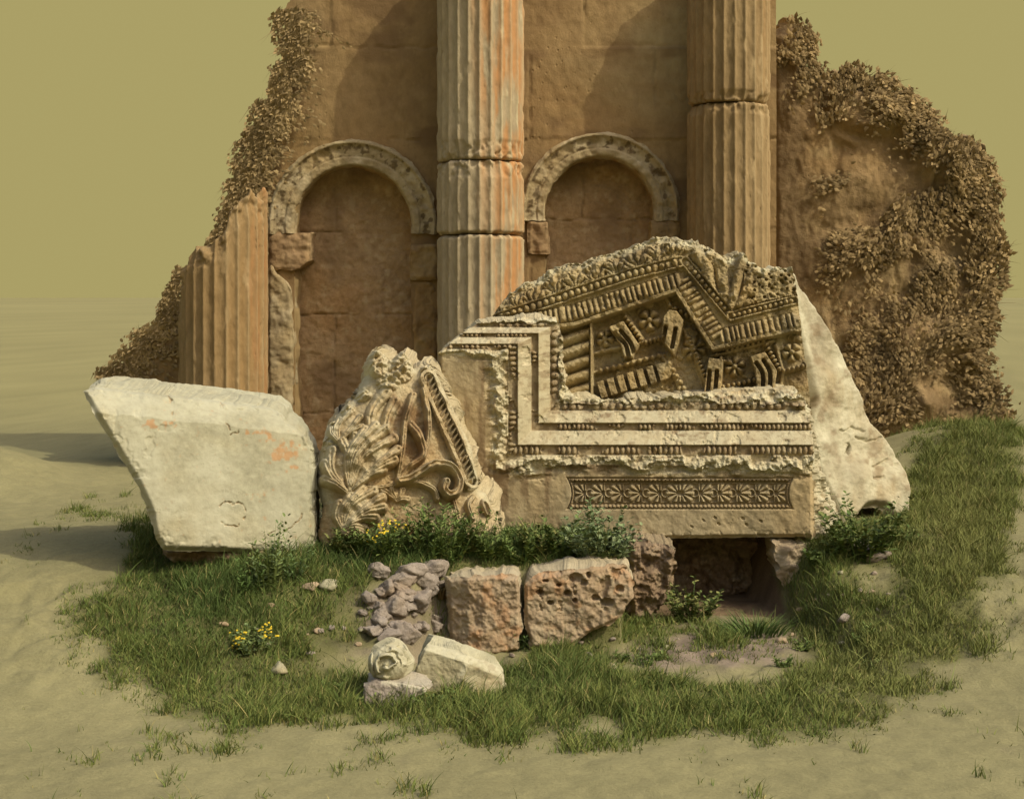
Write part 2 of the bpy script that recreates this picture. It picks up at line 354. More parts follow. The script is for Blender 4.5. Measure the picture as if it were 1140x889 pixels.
def field(L_, px, py):
    r = np.zeros(np.shape(px))
    for cx, cy, rx, ry, s in L_: r = r + s * np.exp(-((px - cx) / rx) ** 2 - ((py - cy) / ry) ** 2)
    return r
def ground():
    def axis(a, b, st, lo, hi, k):
        c = np.arange(a, b + st / 2, st); o = [];  q = st; x = b
        while x < hi: q *= k; x += q; o.append(x)
        p = []; q = st; x = a
        while x > lo: q *= k; x -= q; p.append(x)
        return np.array(p[::-1] + list(c) + o)
    xs = axis(-9, 10, 0.05, -1500, 1500, 1.12); ys = axis(9.5, 25, 0.05, -60, 3000, 1.12)
    X, Y = np.meshgrid(xs, ys); Z = gz(X, Y)
    yy = np.maximum(Y, 3.0); px, py = PX(X, yy, Z)
    n1 = fbm(X * 1.6, Y * 1.1, 0, 5, 31); n2 = fbm(X * 5, Y * 5, 0, 4, 47); n3 = fbm(X * 0.5, Y * 0.5, 0, 4, 77)
    g = sst(0.25, 0.75, field(GREEN, px, py) + 0.32 * n1 + 0.15 * n2) * (Y > 8)
    p = sst(0.25, 0.95, field(PINK, px, py) + 0.3 * n1 + 0.22 * n2) * (Y > 8)
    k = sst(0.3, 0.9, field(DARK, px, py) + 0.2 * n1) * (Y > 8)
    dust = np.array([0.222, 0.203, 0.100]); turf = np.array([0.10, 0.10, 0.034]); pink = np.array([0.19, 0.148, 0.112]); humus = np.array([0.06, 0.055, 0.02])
    n4 = fbm(X * 14, Y * 14, 0, 3, 57)
    c = dust * (1 + 0.06 * n3[..., None] + 0.05 * n2[..., None] + .07 * n4[..., None]) * (1 + .10 * sst(22, 60, np.hypot(X, Y)))[..., None] * (1 - sst(20, 50, np.hypot(X, Y))[..., None] * np.array([0, .01, .10]))  # distant dust paler and yellower: haze put into the ground colour
    c = c * (1 - p[..., None] * 0.9) + pink * (1 + 0.4 * n2[..., None]) * p[..., None] * 0.9
    c = c * (1 - g[..., None] * 0.9) + turf * (1 + 0.35 * n2[..., None]) * g[..., None] * 0.9
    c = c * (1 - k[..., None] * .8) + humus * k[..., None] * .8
    hol = ((X > 1.4) & (X < 3.5) & (Y > 17.9) & (Y < 21)).astype(float)[..., None]   # darker bare earth dug out under the block
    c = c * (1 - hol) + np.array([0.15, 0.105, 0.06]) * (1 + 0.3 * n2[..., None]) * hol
    I = np.arange(X.size).reshape(X.shape)
    q = np.stack([I[:-1, :-1], I[:-1, 1:], I[1:, 1:], I[1:, :-1]], -1).reshape(-1, 4)
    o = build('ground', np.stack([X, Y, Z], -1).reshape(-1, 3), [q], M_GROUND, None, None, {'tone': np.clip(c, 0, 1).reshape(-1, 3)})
    tag(o, 'dusty olive ground with a worn grassy terrace in front of the ruins', 'ground', kind='structure')
ground()

# ------------------------------------------------------------------ the temple wall with its arched niches
WY = 26.0
ARCH = [(393, 250, 65, 94), (668, 236, 61, 88)]
def wall_out():
    return [(318, -60), (312, 20), (322, 62), (300, 110), (284, 150), (262, 196), (243, 250), (214, 305), (182, 350), (140, 395), (116, 426), (150, 470), (165, 560), (864, 560), (864, -60)]
wall = thing('temple_wall', (0, WY, 0), 'tall ruined brown temple wall with arched niches behind the carved blocks', 'wall')
def wall_sdf(X, Y):
    s = polysdf(X, Y, wall_out()) + 11 * fbm(X / 34, Y / 34, 0, 4, 5) * (X < 360) + 4 * fbm(X / 7, Y / 7, 0, 2, 15) * (X < 360)
    for cx, cy, ri, ro in ARCH:
        a = np.where(Y < cy, np.hypot(X - cx, Y - cy), np.abs(X - cx)) - ri
        s = np.minimum(s, a)
    return s
def joints(X, Y, rows, colsfn, wd=1.3, seed=3):
    d = np.zeros(X.shape)
    ed = sst(-0.25, 0.35, fbm(X / 45, Y / 45, 0, 2, seed + 3))
    wob = 1.5 * fbm(X / 18, Y / 18, 0, 2, seed)
    for i, r in enumerate(rows):
        d = np.maximum(d, np.clip(1 - np.abs(Y + wob - r) / wd, 0, 1) * ed)
        lo = rows[i - 1] if i else -100
        for c in colsfn(i): d = np.maximum(d, np.clip(1 - np.abs(X + wob - c) / wd, 0, 1) * (Y > lo) * (Y < r) * ed)
    return d
ROWS = [-40, 52, 155, 256, 352, 450, 560]
def wall_blk(X, Y):
    row = np.searchsorted(np.array(ROWS), Y); c = np.floor((X - 180 - (row % 2) * 60 + 10) / 140); return _h(c, row * 1.0, row * 0.0, 77)
def wall_d(X, Y):
    j = 0.7 * joints(X, Y, ROWS, lambda i: [x + (i % 2) * 60 - 10 for x in (180, 320, 460, 600, 740, 880)])
    return 0.03 * wall_blk(X, Y) + 0.022 * fbm(X / 60, Y / 60, 0, 4, 9) + 0.009 * fbm(X / 9, Y / 14, 0, 4, 19) - 0.06 * j
def wall_fresh(X, Y):
    return np.clip(0.75 * field([(790, 60, 60, 75, 1.0), (700, 90, 70, 60, .35), (330, 40, 30, 60, .35), (240, 330, 40, 80, .3)], X, Y) * (1 + .7 * fbm(X / 40, Y / 14, 0, 4, 41)), 0, 0.9)
def wall_stain(X, Y):
    return np.clip(.35 * wall_blk(X, Y) + sst(0.1, 0.8, fbm(X / 70, Y / 30, 0, 4, 61) + field([(610, 150, 60, 45, .4), (460, 60, 60, 80, .2)], X, Y)) * 0.6, 0, 1)
relief('masonry', M_WALL, wall, (90, -60, 866, 562), 2.0, W(500, 300, WY), (0, -1, 0), wall_sdf, wall_d, 1.5, wall_fresh, wall_stain, rim=8, rough=0.05, rimfresh=0.2)
for cx, cy, ri, ro in ARCH:
    # carved arch band
    def a_sdf(X, Y, cx=cx, cy=cy, ri=ri, ro=ro):
        r = np.hypot(X - cx, Y - cy); return np.minimum(np.minimum(ro - r, r - ri), cy + 10 - Y) + 1.2 * fbm(X / 10, Y / 10, 0, 3, 8)
    def a_d(X, Y, cx=cx, cy=cy, ri=ri, ro=ro):
        r = np.hypot(X - cx, Y - cy); th = np.arctan2(Y - cy, X - cx); u = (r - ri) / (ro - ri)
        s = th * (ri + ro) / 2
        d = np.interp(u, [0, .05, .1, .32, .36, .40, .80, .84, .9, 1], [.0, .07, .08, .09, .06, .07, .10, .14, .15, .10])
        leaf = np.abs(np.sin(s / 5.2)) * np.abs(np.cos((u - .6) * 9)) * ((u > .4) & (u < .8))
        keep = sst(-0.3, 0.3, fbm(X / 30, Y / 30, 0, 2, 4))
        return d - 0.055 * leaf * keep + 0.02 * fbm(X / 8, Y / 8, 0, 3, 2)
    def a_stain(X, Y, cx=cx, cy=cy, ri=ri, ro=ro):
        r = np.hypot(X - cx, Y - cy); u = (r - ri) / (ro - ri)
        return np.clip(sst(0.15, 0.55, fbm(X / 5, Y / 5, 0, 3, 6)) * ((u > .38) & (u < .85)) * 0.8, 0, 1)
    relief('arch_band', M_ARCH, wall, (cx - ro - 2, cy - ro - 2, cx + ro + 2, cy + 12), 1.0, W(cx, cy, WY - 0.02), (0, -1, 0), a_sdf, a_d, 0.25, lambda X, Y: 0.5 * sst(0, .8, fbm(X / 20, Y / 20, 0, 3, 12)), a_stain, rim=2)
    def n_d(X, Y, cx=cx, cy=cy):
        j = joints(X, Y, [cy + 8, cy + 100, cy + 210], lambda i: [cx - 20 + 55 * (i % 2)], 1.0, 9)
        return 0.03 * fbm(X / 22, Y / 22, 0, 5, 29) + 0.014 * fbm(X / 5, Y / 5, 0, 3, 21) - 0.06 * j
    relief('niche_back', M_NICHE, wall, (cx - 75, cy - 75, cx + 75, 560), 1.6, W(cx, cy, WY + 0.55), (0, -1, 0), lambda X, Y, cx=cx, cy=cy: polysdf(X, Y, [(cx - 73, cy - 73), (cx + 73, cy - 73), (cx + 73, 556), (cx - 73, 556)]),
           n_d, 0.3, lambda X, Y: 0.6 * sst(0.3, .9, fbm(X / 8, Y / 8, 0, 4, 3)), lambda X, Y: 0.7 * sst(0.0, .9, fbm(X / 40, Y / 60, 0, 4, 37)), rim=2)
def blockpart(name, mat, parent, poly, Y, thick, seed, n=(0, -1, 0), amp=0.02, jag=1.5, st=0.3, step=1.2, fr=0.2):
    xs = [p[0] for p in poly]; ys = [p[1] for p in poly]
    c = (sum(xs) / len(xs), sum(ys) / len(ys))
    return relief(name, mat, parent, (min(xs) - 4, min(ys) - 4, max(xs) + 4, max(ys) + 4), step, W(c[0], c[1], Y), n,
                  lambda X, Yy: polysdf(X, Yy, poly) + jag * fbm(X / 14, Yy / 14, 0, 3, seed),
                  lambda X, Yy: amp * (2 * fbm(X / 30, Yy / 30, 0, 3, seed) + fbm(X / 7, Yy / 7, 0, 3, seed + 3)) - 0.03 * (1 - sst(0, 3, polysdf(X, Yy, poly))),
                  thick, lambda X, Yy: fr * sst(-.2, .6, fbm(X / 16, Yy / 16, 0, 3, seed + 7)), lambda X, Yy: st * sst(-.1, .6, fbm(X / 24, Yy / 30, 0, 3, seed + 9)), rim=4, rough=0.03)
for i, (poly, m) in enumerate([([(300, 259), (346, 259), (344, 290), (334, 300), (300, 300)], M_NICHE), ([(456, 272), (488, 272), (488, 311), (456, 311)], M_WALL),
                    ([(588, 246), (611, 246), (611, 282), (588, 282)], M_NICHE), ([(725, 246), (757, 246), (757, 282), (725, 282)], M_WALL)]):
    blockpart('impost', m, wall, poly, WY - 0.10, 0.9, 30 + i, st=0.5)
blockpart('jamb', M_ARCH, wall, spline([(299, 470), (299, 306), (308, 304), (317, 312), (324, 332), (326, 360), (326, 470)], 5), WY - 0.14, 0.5, 44, st=0.25, fr=0.5)
blockpart('jamb', M_WALL, wall, [(460, 314), (486, 314), (486, 480), (460, 480)], WY - 0.06, 0.5, 45, st=0.2)

ruin = thing('rubble_wall', (8.2, WY + 1, 0), 'dark brown crumbling rubble wall rising at the right behind the leaning stone', 'wall')
RUIN = [(853, -10), (853, 40), (857, 30), (880, 26), (898, 34), (904, 70), (922, 88), (940, 84), (948, 74), (958, 92), (984, 96), (1006, 100), (1018, 116), (1044, 130), (1058, 150), (1082, 156),
        (1096, 184), (1104, 205), (1112, 250), (1116, 300), (1104, 345), (1098, 385), (1108, 425), (1120, 462), (1124, 500), (1128, 600), (853, 600)]
RUIN = RUIN[1:]
def r_sdf(X, Y): return polysdf(X, Y, RUIN) + (9 * fbm(X / 26, Y / 26, 0, 4, 53) + 4 * fbm(X / 6, Y / 6, 0, 2, 55)) * (X > 870) - 1
def r_d(X, Y):
    k = sst(885, 960, X)
    wx = X + 26 * fbm(X / 90, Y / 90, 0, 3, 2); wy = Y + 26 * fbm(X / 90, Y / 90, 0, 3, 4)
    d1, d2, c = worley(wx / 52, wy / 40, 3); e = np.clip((d2 - d1) * 1.6, 0, 1)
    return k * (0.06 * sst(0, .8, e) * c + 0.34 * fbm(wx / 110, wy / 110, 0, 3, 5)) + 0.05 * fbm(wx / 16, wy / 50, 0, 4, 6) + .015 * fbm(X / 5, Y / 8, 0, 3, 8) - 0.25 * (1 - sst(0, 16, polysdf(X, Y, RUIN)))
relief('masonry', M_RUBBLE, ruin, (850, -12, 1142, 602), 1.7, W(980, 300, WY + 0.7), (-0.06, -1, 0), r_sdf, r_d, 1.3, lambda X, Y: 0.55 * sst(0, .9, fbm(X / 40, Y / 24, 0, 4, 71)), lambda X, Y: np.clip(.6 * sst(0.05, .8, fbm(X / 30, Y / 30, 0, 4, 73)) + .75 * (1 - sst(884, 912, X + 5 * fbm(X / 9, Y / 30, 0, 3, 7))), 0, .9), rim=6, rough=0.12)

# ------------------------------------------------------------------ columns
def column(label, cx, Y, wpx, mat, drums, seed, orange, bot=-0.4, edge=0.5, slope=0.7):
    R = wpx / 2 / FPX * Y; x0 = (cx - CX) / FPX * Y
    t = thing('fluted_column', (x0, Y, bot), label, 'column', 'fluted columns along the temple wall')
    NF, SP = 24, 12
    th = np.linspace(0, 2 * np.pi, NF * SP, endpoint=False)
    for k, (ptop, pbot, chipt, chipb, ragged) in enumerate(drums):
        zt = CAMZ - (ptop - HZ) / FPX * Y; zb = bot if pbot is None else CAMZ - (pbot - HZ) / FPX * Y
        nz = max(30, int((zt - zb) / 0.022)); zz = np.linspace(zb, zt, nz)
        T, Z = np.meshgrid(th, zz)
        top = zt + (ragged * (0.9 * fbm(np.cos(T) * 1.5 + seed, np.sin(T) * 1.5, 0, 4, seed) + slope * np.cos(T)) if ragged else 0)
        Z = zb + (Z - zb) / (zt - zb) * (top - zb)
        a = np.abs((T * NF / (2 * np.pi)) % 1 * 2 - 1)            # 0 mid flute, 1 arris
        fl = np.sqrt(np.clip(1 - (a / 0.86) ** 2, 0, 1))
        wear = sst(0.22, 0.75, fbm(np.cos(T) * 4.5, np.sin(T) * 4.5, Z * 2.3, 5, seed + 2))
        r = R * (1 - 0.062 * fl * (1 - 0.3 * wear)) - 0.032 * wear * (1 - fl) * R
        r = r + 0.008 * fbm(np.cos(T) * 9, np.sin(T) * 9, Z * 6, 3, seed + 5)
        for hh, zz0, sg in ((chipt, top, -1), (chipb, zb, 1)):
            if hh:
                dd = np.abs(Z - zz0) / hh; c = np.clip(1 - dd, 0, 1) * sst(-.35, .35, fbm(np.cos(T) * 4, np.sin(T) * 4, Z * 5, 4, seed + 8 + k))
                r = r - 0.11 * R * c ** 0.7
            r = r - 0.04 * np.clip(1 - np.abs(Z - zz0) / 0.035, 0, 1)
        X_ = x0 + r * np.cos(T); Y_ = Y + r * np.sin(T)
        V = np.stack([X_, Y_, Z], -1).reshape(-1, 3)
        I = np.arange(Z.size).reshape(Z.shape); J = np.roll(I, -1, 1)
        q = np.stack([I[:-1], J[:-1], J[1:], I[1:]], -1).reshape(-1, 4)
        ct, cb = len(V), len(V) + 1
        V = np.concatenate([V, [[x0, Y, float(np.mean(top)) - 0.05], [x0, Y, zb]]])
        cap = np.concatenate([np.stack([I[-1], J[-1], np.full(len(th), ct)], -1), np.stack([J[0], I[0], np.full(len(th), cb)], -1)])
        side = 0.5 + 0.5 * np.cos(T - 0.0)                      # orange of the sunlit right side, put into the stone colour
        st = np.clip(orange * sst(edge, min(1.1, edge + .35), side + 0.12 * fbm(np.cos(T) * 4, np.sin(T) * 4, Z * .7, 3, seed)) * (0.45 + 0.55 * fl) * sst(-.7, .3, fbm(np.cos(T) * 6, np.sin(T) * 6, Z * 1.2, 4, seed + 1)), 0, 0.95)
        fr = np.clip((1 - fl) * 0.8 * sst(.45, .8, side) + 0.5 * wear * sst(.4, .8, side), 0, 1)  # arrises and worn spots paler on the lit side only, light painted in
        build('drum', V, [q, cap], mat, t, [True, False], {'fresh_lit': np.concatenate([fr.ravel(), [0.2, 0.2]]), 'stain_shading': np.concatenate([st.ravel(), [0, 0]])})
    return t
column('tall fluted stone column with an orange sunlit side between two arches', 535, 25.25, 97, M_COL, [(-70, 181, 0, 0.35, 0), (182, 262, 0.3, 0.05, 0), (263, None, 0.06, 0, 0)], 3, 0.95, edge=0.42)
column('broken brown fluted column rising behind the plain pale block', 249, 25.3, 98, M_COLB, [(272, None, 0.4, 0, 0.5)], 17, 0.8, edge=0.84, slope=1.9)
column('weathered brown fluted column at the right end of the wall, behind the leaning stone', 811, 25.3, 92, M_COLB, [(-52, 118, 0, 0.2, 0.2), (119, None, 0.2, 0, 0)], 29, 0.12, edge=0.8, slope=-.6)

# ------------------------------------------------------------------ the frame block with stepped mouldings
FA = thing('frame_block', (1.6, 18.6, 0.2), 'big limestone block with stepped beaded mouldings and a carved frieze panel over a dark hollow', 'carved block')
A_OUT = [(488, 393), (500, 382), (515, 369), (530, 359), (560, 356), (600, 352), (614, 354), (622, 372), (625, 410), (627, 432), (640, 444), (680, 447), (740, 443), (800, 438), (850, 434), (884, 432), (899, 446), (904, 470), (906, 520), (907, 598), (720, 600), (488, 604)]
def A_t(X, Y):
    wob = 2.2 * fbm(X / 22, Y / 22, 0, 3, 14)
    tl = (394 - Y + 0 * wob) / 37; tv = (X - 556 + 0 * wob) / 66; tr = (517 - Y) / 72
    return np.maximum(tl, np.minimum(tv, tr)), np.where(tl > np.minimum(tv, tr), 0, np.where(tv < tr, 1, 2))
def A_parts(X, Y):
    t, arm = A_t(X, Y)
    s = np.where(arm == 1, Y, X)
    rag = 0.08 * fbm(X / 12, Y / 12, 0, 4, 33) + 0.07 * fbm(X / 34, Y / 34, 0, 2, 35)
    tp = np.where((t < 0.14) | (t > 0.88), t + rag, t)
    d = np.interp(tp, [-9, -0.02, .0, .13, .145, .29, .305, .50, .51, .615, .63, .80, .81, .94, .955, 1.3],
                  [0, 0, .055, .02, -.07, -.085, -.025, -.185, -.25, -.26, -.20, -.36, -.43, -.45, -.385, -.62])
    for lo, hi, per in ((.145, .29, 6.0), (.51, .615, 5.0), (.81, .94, 9.0)):
        u = (t - (lo + hi) / 2) / ((hi - lo) / 2); p = (s / per) % 1 * 2 - 1
        gone = sst(-0.45, -0.1, fbm(X / 18, Y / 18, 0, 2, 51))
        d = d + 0.06 * np.sqrt(np.clip(1 - u * u - (p / .88) ** 2, 0, 1)) * gone
    brk = np.exp(-(np.minimum(np.abs(tp), np.abs(tp - 1)) / 0.13) ** 2)
    chip = sst(.28, .8, fbm(X / 13, Y / 13, 0, 5, 91)) * ((t > 0.1) & (t < .95))
    d = d + brk * 0.045 * fbm(X / 6, Y / 6, 0, 4, 37) - 0.03 * chip
    return t, tp, d, brk
def frieze(X, Y):
    cx, cy, hw, hh = 757, 549, 128, 18.5
    k = np.abs(X - cx); edge = hw - 6 * (1 - ((Y - cy) / hh) ** 2)           # ends curve inwards
    ins = np.minimum(edge - k, hh - np.abs(Y - cy))
    pan = sst(0, 2.0, ins)
    d = -0.05 * pan
    d = d + 0.045 * np.clip(1 - np.abs(ins - 2.8) / 1.3, 0, 1)
    for yy, per in ((534.5, 4.6), (563.5, 4.6)):
        d = d + 0.05 * (ins > 3.5) * np.sqrt(np.clip(1 - ((Y - yy) / 2.2) ** 2 - (((X / per) % 1 * 2 - 1) / .85) ** 2, 0, 1))
    for yy in (538.4, 559.6): d = d + 0.03 * (ins > 3.0) * np.clip(1 - np.abs(Y - yy) / 0.9, 0, 1)
    per = 21.0; q = X - cx; cell = np.floor(q / per); lx = (q - (cell + .5) * per) * np.where(q > 0, 1, -1); ly = Y - cy
    r = np.hypot(lx + 9, ly); th = np.arctan2(ly, lx + 9)
    palm = np.abs(np.cos(th * 5.2)) ** 0.8 * sst(1, 4, r) * (1 - sst(13, 17, r))
    ring = np.clip(1 - np.abs(np.hypot(lx - 6, ly) - 4.2) / 1.3, 0, 1)
    orn = np.maximum(palm, ring) * (np.abs(ly) < 9.5) * sst(4, 6, ins)
    return d + 0.055 * orn - 0.02 * (ins > 5), pan, orn
def A_d(X, Y):
    t, tp, d, brk = A_parts(X, Y); f, pan, orn = frieze(X, Y)
    d = d + (t > .1) * .008 * fbm(X / 14, Y / 14, 0, 4, 95)
    flat = 0.016 * fbm(X / 70, Y / 70, 0, 3, 7) + 0.006 * fbm(X / 8, Y / 8, 0, 3, 9)
    ed = polysdf(X, Y, A_OUT)
    dent = 0
    for cx, cy in ((783, 579), (796, 576), (800, 583), (827, 577), (831, 584), (847, 580), (770, 586)): dent = dent - 0.03 * dome(X, Y, cx, cy, 2.4, 1.5, 0.7)
    under = -0.05 * np.exp(-((tp + .10) / .09) ** 2) * sst(-0.3, 0.4, fbm(X / 30, Y / 9, 0, 3, 66))
    return d + np.where(t < -0.02, f + flat + dent + under, 0) - 0.05 * (1 - sst(0, 5, ed)) * (t < 0) - 0.02 * sst(.3, .7, fbm(X / 9, Y / 9, 0, 3, 17)) * (1 - sst(0, 12, ed))
def A_fresh_lit(X, Y):
    t, tp, d, brk = A_parts(X, Y)
    fas = ((t > .30) & (t < .505)) | ((t > .625) & (t < .805))  # fasciae are paler too: their sunlit tone is put into the colour
    return np.clip(np.maximum(brk * 1.1, 0.75 * fas), 0, 1) * (t > -0.16) * (0.75 + .25 * fbm(X / 9, Y / 9, 0, 3, 4))
def A_stain_shade(X, Y):
    t, tp, d, brk = A_parts(X, Y); f, pan, orn = frieze(X, Y)
    grv = (((t > .145) & (t < .295)) | ((t > .51) & (t < .62)) | ((t > .81) & (t < .945))) * (0.35 + .35 * sst(-.2, .5, fbm(X / 9, Y / 9, 0, 3, 19)))  # shade of the bead grooves deepened in the colour
    run = 0.75 * sst(0.0, 0.7, fbm(X / 13, Y / 90, 0, 3, 83) + .3 * np.exp(-((Y - 535) / 25) ** 2) * (X < 640)) * (t < -.05) * (X < 640)
    lip_dark = 0.8 * sst(-.1, .7, fbm(X / 40, Y / 14, 0, 3, 87)) * np.exp(-((Y - 520) / 9) ** 2) * (X > 560) * (t < 0)  # dark patches in a band below the ragged lip
    vein = .45 * sst(.25, .7, fbm(X / 16, Y / 5, 0, 4, 93)) * (t > .1) + .3 * sst(.3, .6, fbm(X / 4, Y / 3, 0, 3, 94)) * (t > .1)
    return np.clip(np.maximum.reduce([grv, vein, run, lip_dark, pan * 0.42 * (1 - orn)]), 0, 0.85)  # sunken panel floor darker around its ornament
nA = (-0.12, -0.99, 0.02)
relief('moulded_face', M_FRAME, FA, (484, 346, 912, 608), 0.55, W(730, 560, 18.4), nA,
       lambda X, Y: polysdf(X, Y, A_OUT) + 1.6 * fbm(X / 9, Y / 9, 0, 4, 21) * (0.25 + (Y < 450) * sst(500, 520, X) + 1.1 * (X > 885)), A_d, 1.35, A_fresh_lit, A_stain_shade, rim=6, rough=0.05, rimfresh=0.4)
E_OUT = [(893, 438), (903, 448), (908, 474), (914, 505), (922, 532), (937, 566), (938, 578), (930, 594), (914, 598), (903, 600), (900, 560), (899, 500)]
relief('broken_end', M_END, FA, (888, 434, 944, 606), 0.6, W(903, 560, 18.36), (0.62, -0.76, 0.2), lambda X, Y: polysdf(X, Y, E_OUT) + 1.5 * fbm(X / 7, Y / 7, 0, 4, 61),
       lambda X, Y: 0.05 * fbm(X / 10, Y / 14, 0, 4, 63) + 0.03 * fbm(X / 4, Y / 4, 0, 3, 65) - 0.05 * (1 - sst(0, 5, polysdf(X, Y, E_OUT))), 0.9, lambda X, Y: 0.5 + 0.5 * fbm(X / 8, Y / 12, 0, 4, 5),
       lambda X, Y: np.clip(.5 * sst(.3, .8, fbm(X / 10, Y / 10, 0, 3, 68)), 0, 1), rim=4, rough=0.05, back=(-0.25, 1, 0))

# ------------------------------------------------------------------ the leaning cornice stone: carved soffit and broken end
CB = thing('cornice_stone', (3.4, 19.8, 0.1), 'huge leaning cornice stone with a carved coffered soffit and a rough pale broken side', 'carved block')
B_OUT = [(543, 362), (552, 345), (566, 328), (582, 318), (598, 312), (612, 300), (630, 293), (648, 293), (662, 284), (684, 280), (700, 276), (716, 270), (738, 262), (752, 266), (764, 267), (776, 266), (786, 276),
         (800, 281), (812, 288), (824, 279), (836, 290), (848, 299), (862, 297), (882, 297), (888, 330), (893, 370), (900, 420), (906, 470), (560, 470)]
T_LO = [(590, 366), (640, 361), (753, 323), (794, 388), (884, 366)]
T_MID = [(560, 360), (606, 354), (640, 347), (759, 311), (800, 375.5), (884, 356.5)]
BEAD1 = [(540, 358), (580, 346), (640, 326), (700, 306), (757, 291)]
BEAD2 = [(763, 291), (814, 352)]
BEAD3 = [(814, 352), (884, 334)]
def B_d(X, Y):
    m = 0.0118
    ylo = np.where(X < 753, np.interp(X, [540, 640, 753], [378, 361, 323]), np.where(X < 794, np.interp(X, [753, 794], [323, 388]), np.interp(X, [794, 884], [388, 366])))
    below = sst(-1, 1, Y - ylo - 3)
    d = np.full(X.shape, -0.02) - 0.24 * below
    # crest of scrolls and leaves above the bead rows
    ycr = np.where(X < 757, np.interp(X, [540, 580, 640, 700, 757], [353, 341, 321, 301, 286]), np.where(X < 814, np.interp(X, [757, 814], [286, 346]), np.interp(X, [814, 884], [346, 330])))
    cr = Y < ycr - 2
    cst = np.zeros(X.shape)
    Xw = X + 2.2 * fbm(X / 9, Y / 9, 0, 3, 301); Yw = Y + 2.2 * fbm(X / 9, Y / 9, 0, 3, 302)
    for i, (cx, cy, R) in enumerate(((560, 352, 17), (577, 347, 20), (597, 340, 22), (619, 331, 23), (641, 324, 24), (664, 317, 24), (688, 309, 24), (711, 301, 24), (733, 294, 23), (751, 288, 20))):
        cst = np.maximum(cst, 1.15 * fan(Xw, Yw, cx, cy, R, 25 + 8 * math.sin(i * 2.3), 165, 5, 1.0))
        r = np.hypot(Xw - cx + 9, Yw - cy + R * .62); cst = np.maximum(cst, .75 * np.clip(1 - np.abs(r - 4.4) / 2.0, 0, 1))
    for p in ([(800, 345), (790, 320), (786, 296), (776, 285)], [(814, 344), (806, 320), (802, 296), (792, 284)]):
        cst = np.maximum(cst, 1.1 * ridge(X, Y, spline(p, 6), 7.5))
    cst = np.maximum(cst, 1.5 * ridge(X, Y, spline([(812, 346), (818, 325), (822, 305), (828, 286)], 6), 5.5))
    cst = np.maximum(cst, 0.9 * ridge(X, Y, spline([(822, 340), (832, 320), (836, 304), (850, 302)], 6), 5.0))
    hole = (X > 828) & (Y < ycr)
    w1, w2, wc = worley(X / 6.5, Y / 6.5, 7)
    cst = np.where(hole, np.maximum(cst, 0.55 - 0.9 * (w1 < .26)), cst)
    d = d + cr * (0.11 * cst + 0.025 * fbm(X / 6, Y / 6, 0, 3, 71))
    # bead rows, tongue row
    for b, wd, per in ((BEAD1, 4.2, 7.5), (BEAD2, 3.2, 6.5), (BEAD3, 2.8, 6.0)):
        dd, s, sg = path(X, Y, b); band = dd < wd + 1.2
        d = np.where(band, -0.015 + 0.085 * beadrow(X, Y, b, wd, per), d)
        d = np.maximum(d, np.where(np.abs(dd - wd - 1.6) < 0.9, 0.05, -1))
    dd, s, sg = path(X, Y, T_MID); hw = 9.5; tb = dd < hw
    u = ((s + 1.2 * fbm(s / 9, 0 * s, 0, 2, 5)) / 6.4) % 1 * 2 - 1; v = dd * sg / hw
    tong = np.sqrt(np.clip(1 - (u / .82) ** 2, 0, 1)) * np.clip(1.25 - np.abs(v) ** 3 * 1.1, 0, 1)
    d = np.where(tb, 0.0 + 0.085 * tong - 0.05 * (v * 0.5 + .5), d)
    lipd, _, _ = path(X, Y, T_LO); d = np.where(lipd < 2.0, np.maximum(d, 0.045), d)
    z = np.where(below > .5, -0.18, -1)                                          # coffer floor
    def up(h): 
        nonlocal z
        z = np.maximum(z, -0.18 + h)
    # fluted panel on the left with its fillet
    fp = polysdf(X, Y, [(618, 366), (655, 360), (655, 452), (618, 452)])
    up(np.where(fp > 0, 0.03 + 0.12 * np.abs(np.sin(np.pi * (Y + 0.35 * (X - 620)) / 15.5)) ** .8, 0))
    up(0.16 * ridge(X, Y, [(657, 358), (658, 452)], 2.6))
    # frames of the coffers (slanting with the soffit)
    for a in ([(660, 392), (742, 372)], [(742, 330), (764, 372), (790, 438)], [(660, 413), (735, 393), (752, 420), (760, 445)], [(727, 330), (700, 338), (664, 350)],
              [(694, 346), (716, 378)], [(792, 395), (830, 385), (860, 378)], [(864, 382), (872, 412), (868, 440)], [(872, 412), (900, 404)]):
        up(0.10 * ridge(X, Y, a, 3.0))
    for a, per in (([(694, 349), (714, 379)], 5), ([(700, 342), (668, 350)], 5), ([(716, 380), (738, 373)], 5), ([(664, 412), (738, 393)], 7.5), ([(742, 400), (764, 436)], 8), ([(742, 337), (770, 352)], 7),
                   ([(765, 372), (786, 420)], 5), ([(806, 388), (852, 377)], 6), ([(802, 430), (842, 421)], 6), ([(870, 412), (898, 405)], 5.5), ([(852, 380), (868, 410)], 5), ([(795, 392), (806, 400)], 6)):
        up(0.03 + 0.13 * beadrow(X, Y, a, 3.3, per))
    # brackets with hollow flutes
    def bracket(poly, slots, h=0.22):
        sd = polysdf(X, Y, poly); b = sst(-0.3, 1.5, sd) * h
        for q in slots: b = b - 0.12 * ridge(X, Y, q, 2.6)
        up(np.where(sd > -0.3, b, 0))
    bracket([(676, 363), (694, 356), (712, 383), (704, 398), (694, 398), (690, 384)], [spline([(684, 371), (696, 383), (700, 398)], 5), spline([(691, 368), (702, 382), (706, 394)], 5)])
    bracket([(738, 352), (744, 344), (754, 345), (762, 356), (756, 382), (750, 396), (735, 378)], [[(741, 364), (738, 380)], [(752, 366), (748, 386)]])
    bracket([(788, 397), (806, 399), (803, 440), (782, 440)], [[(790, 413), (788, 436)], [(798, 413), (796, 436)]])
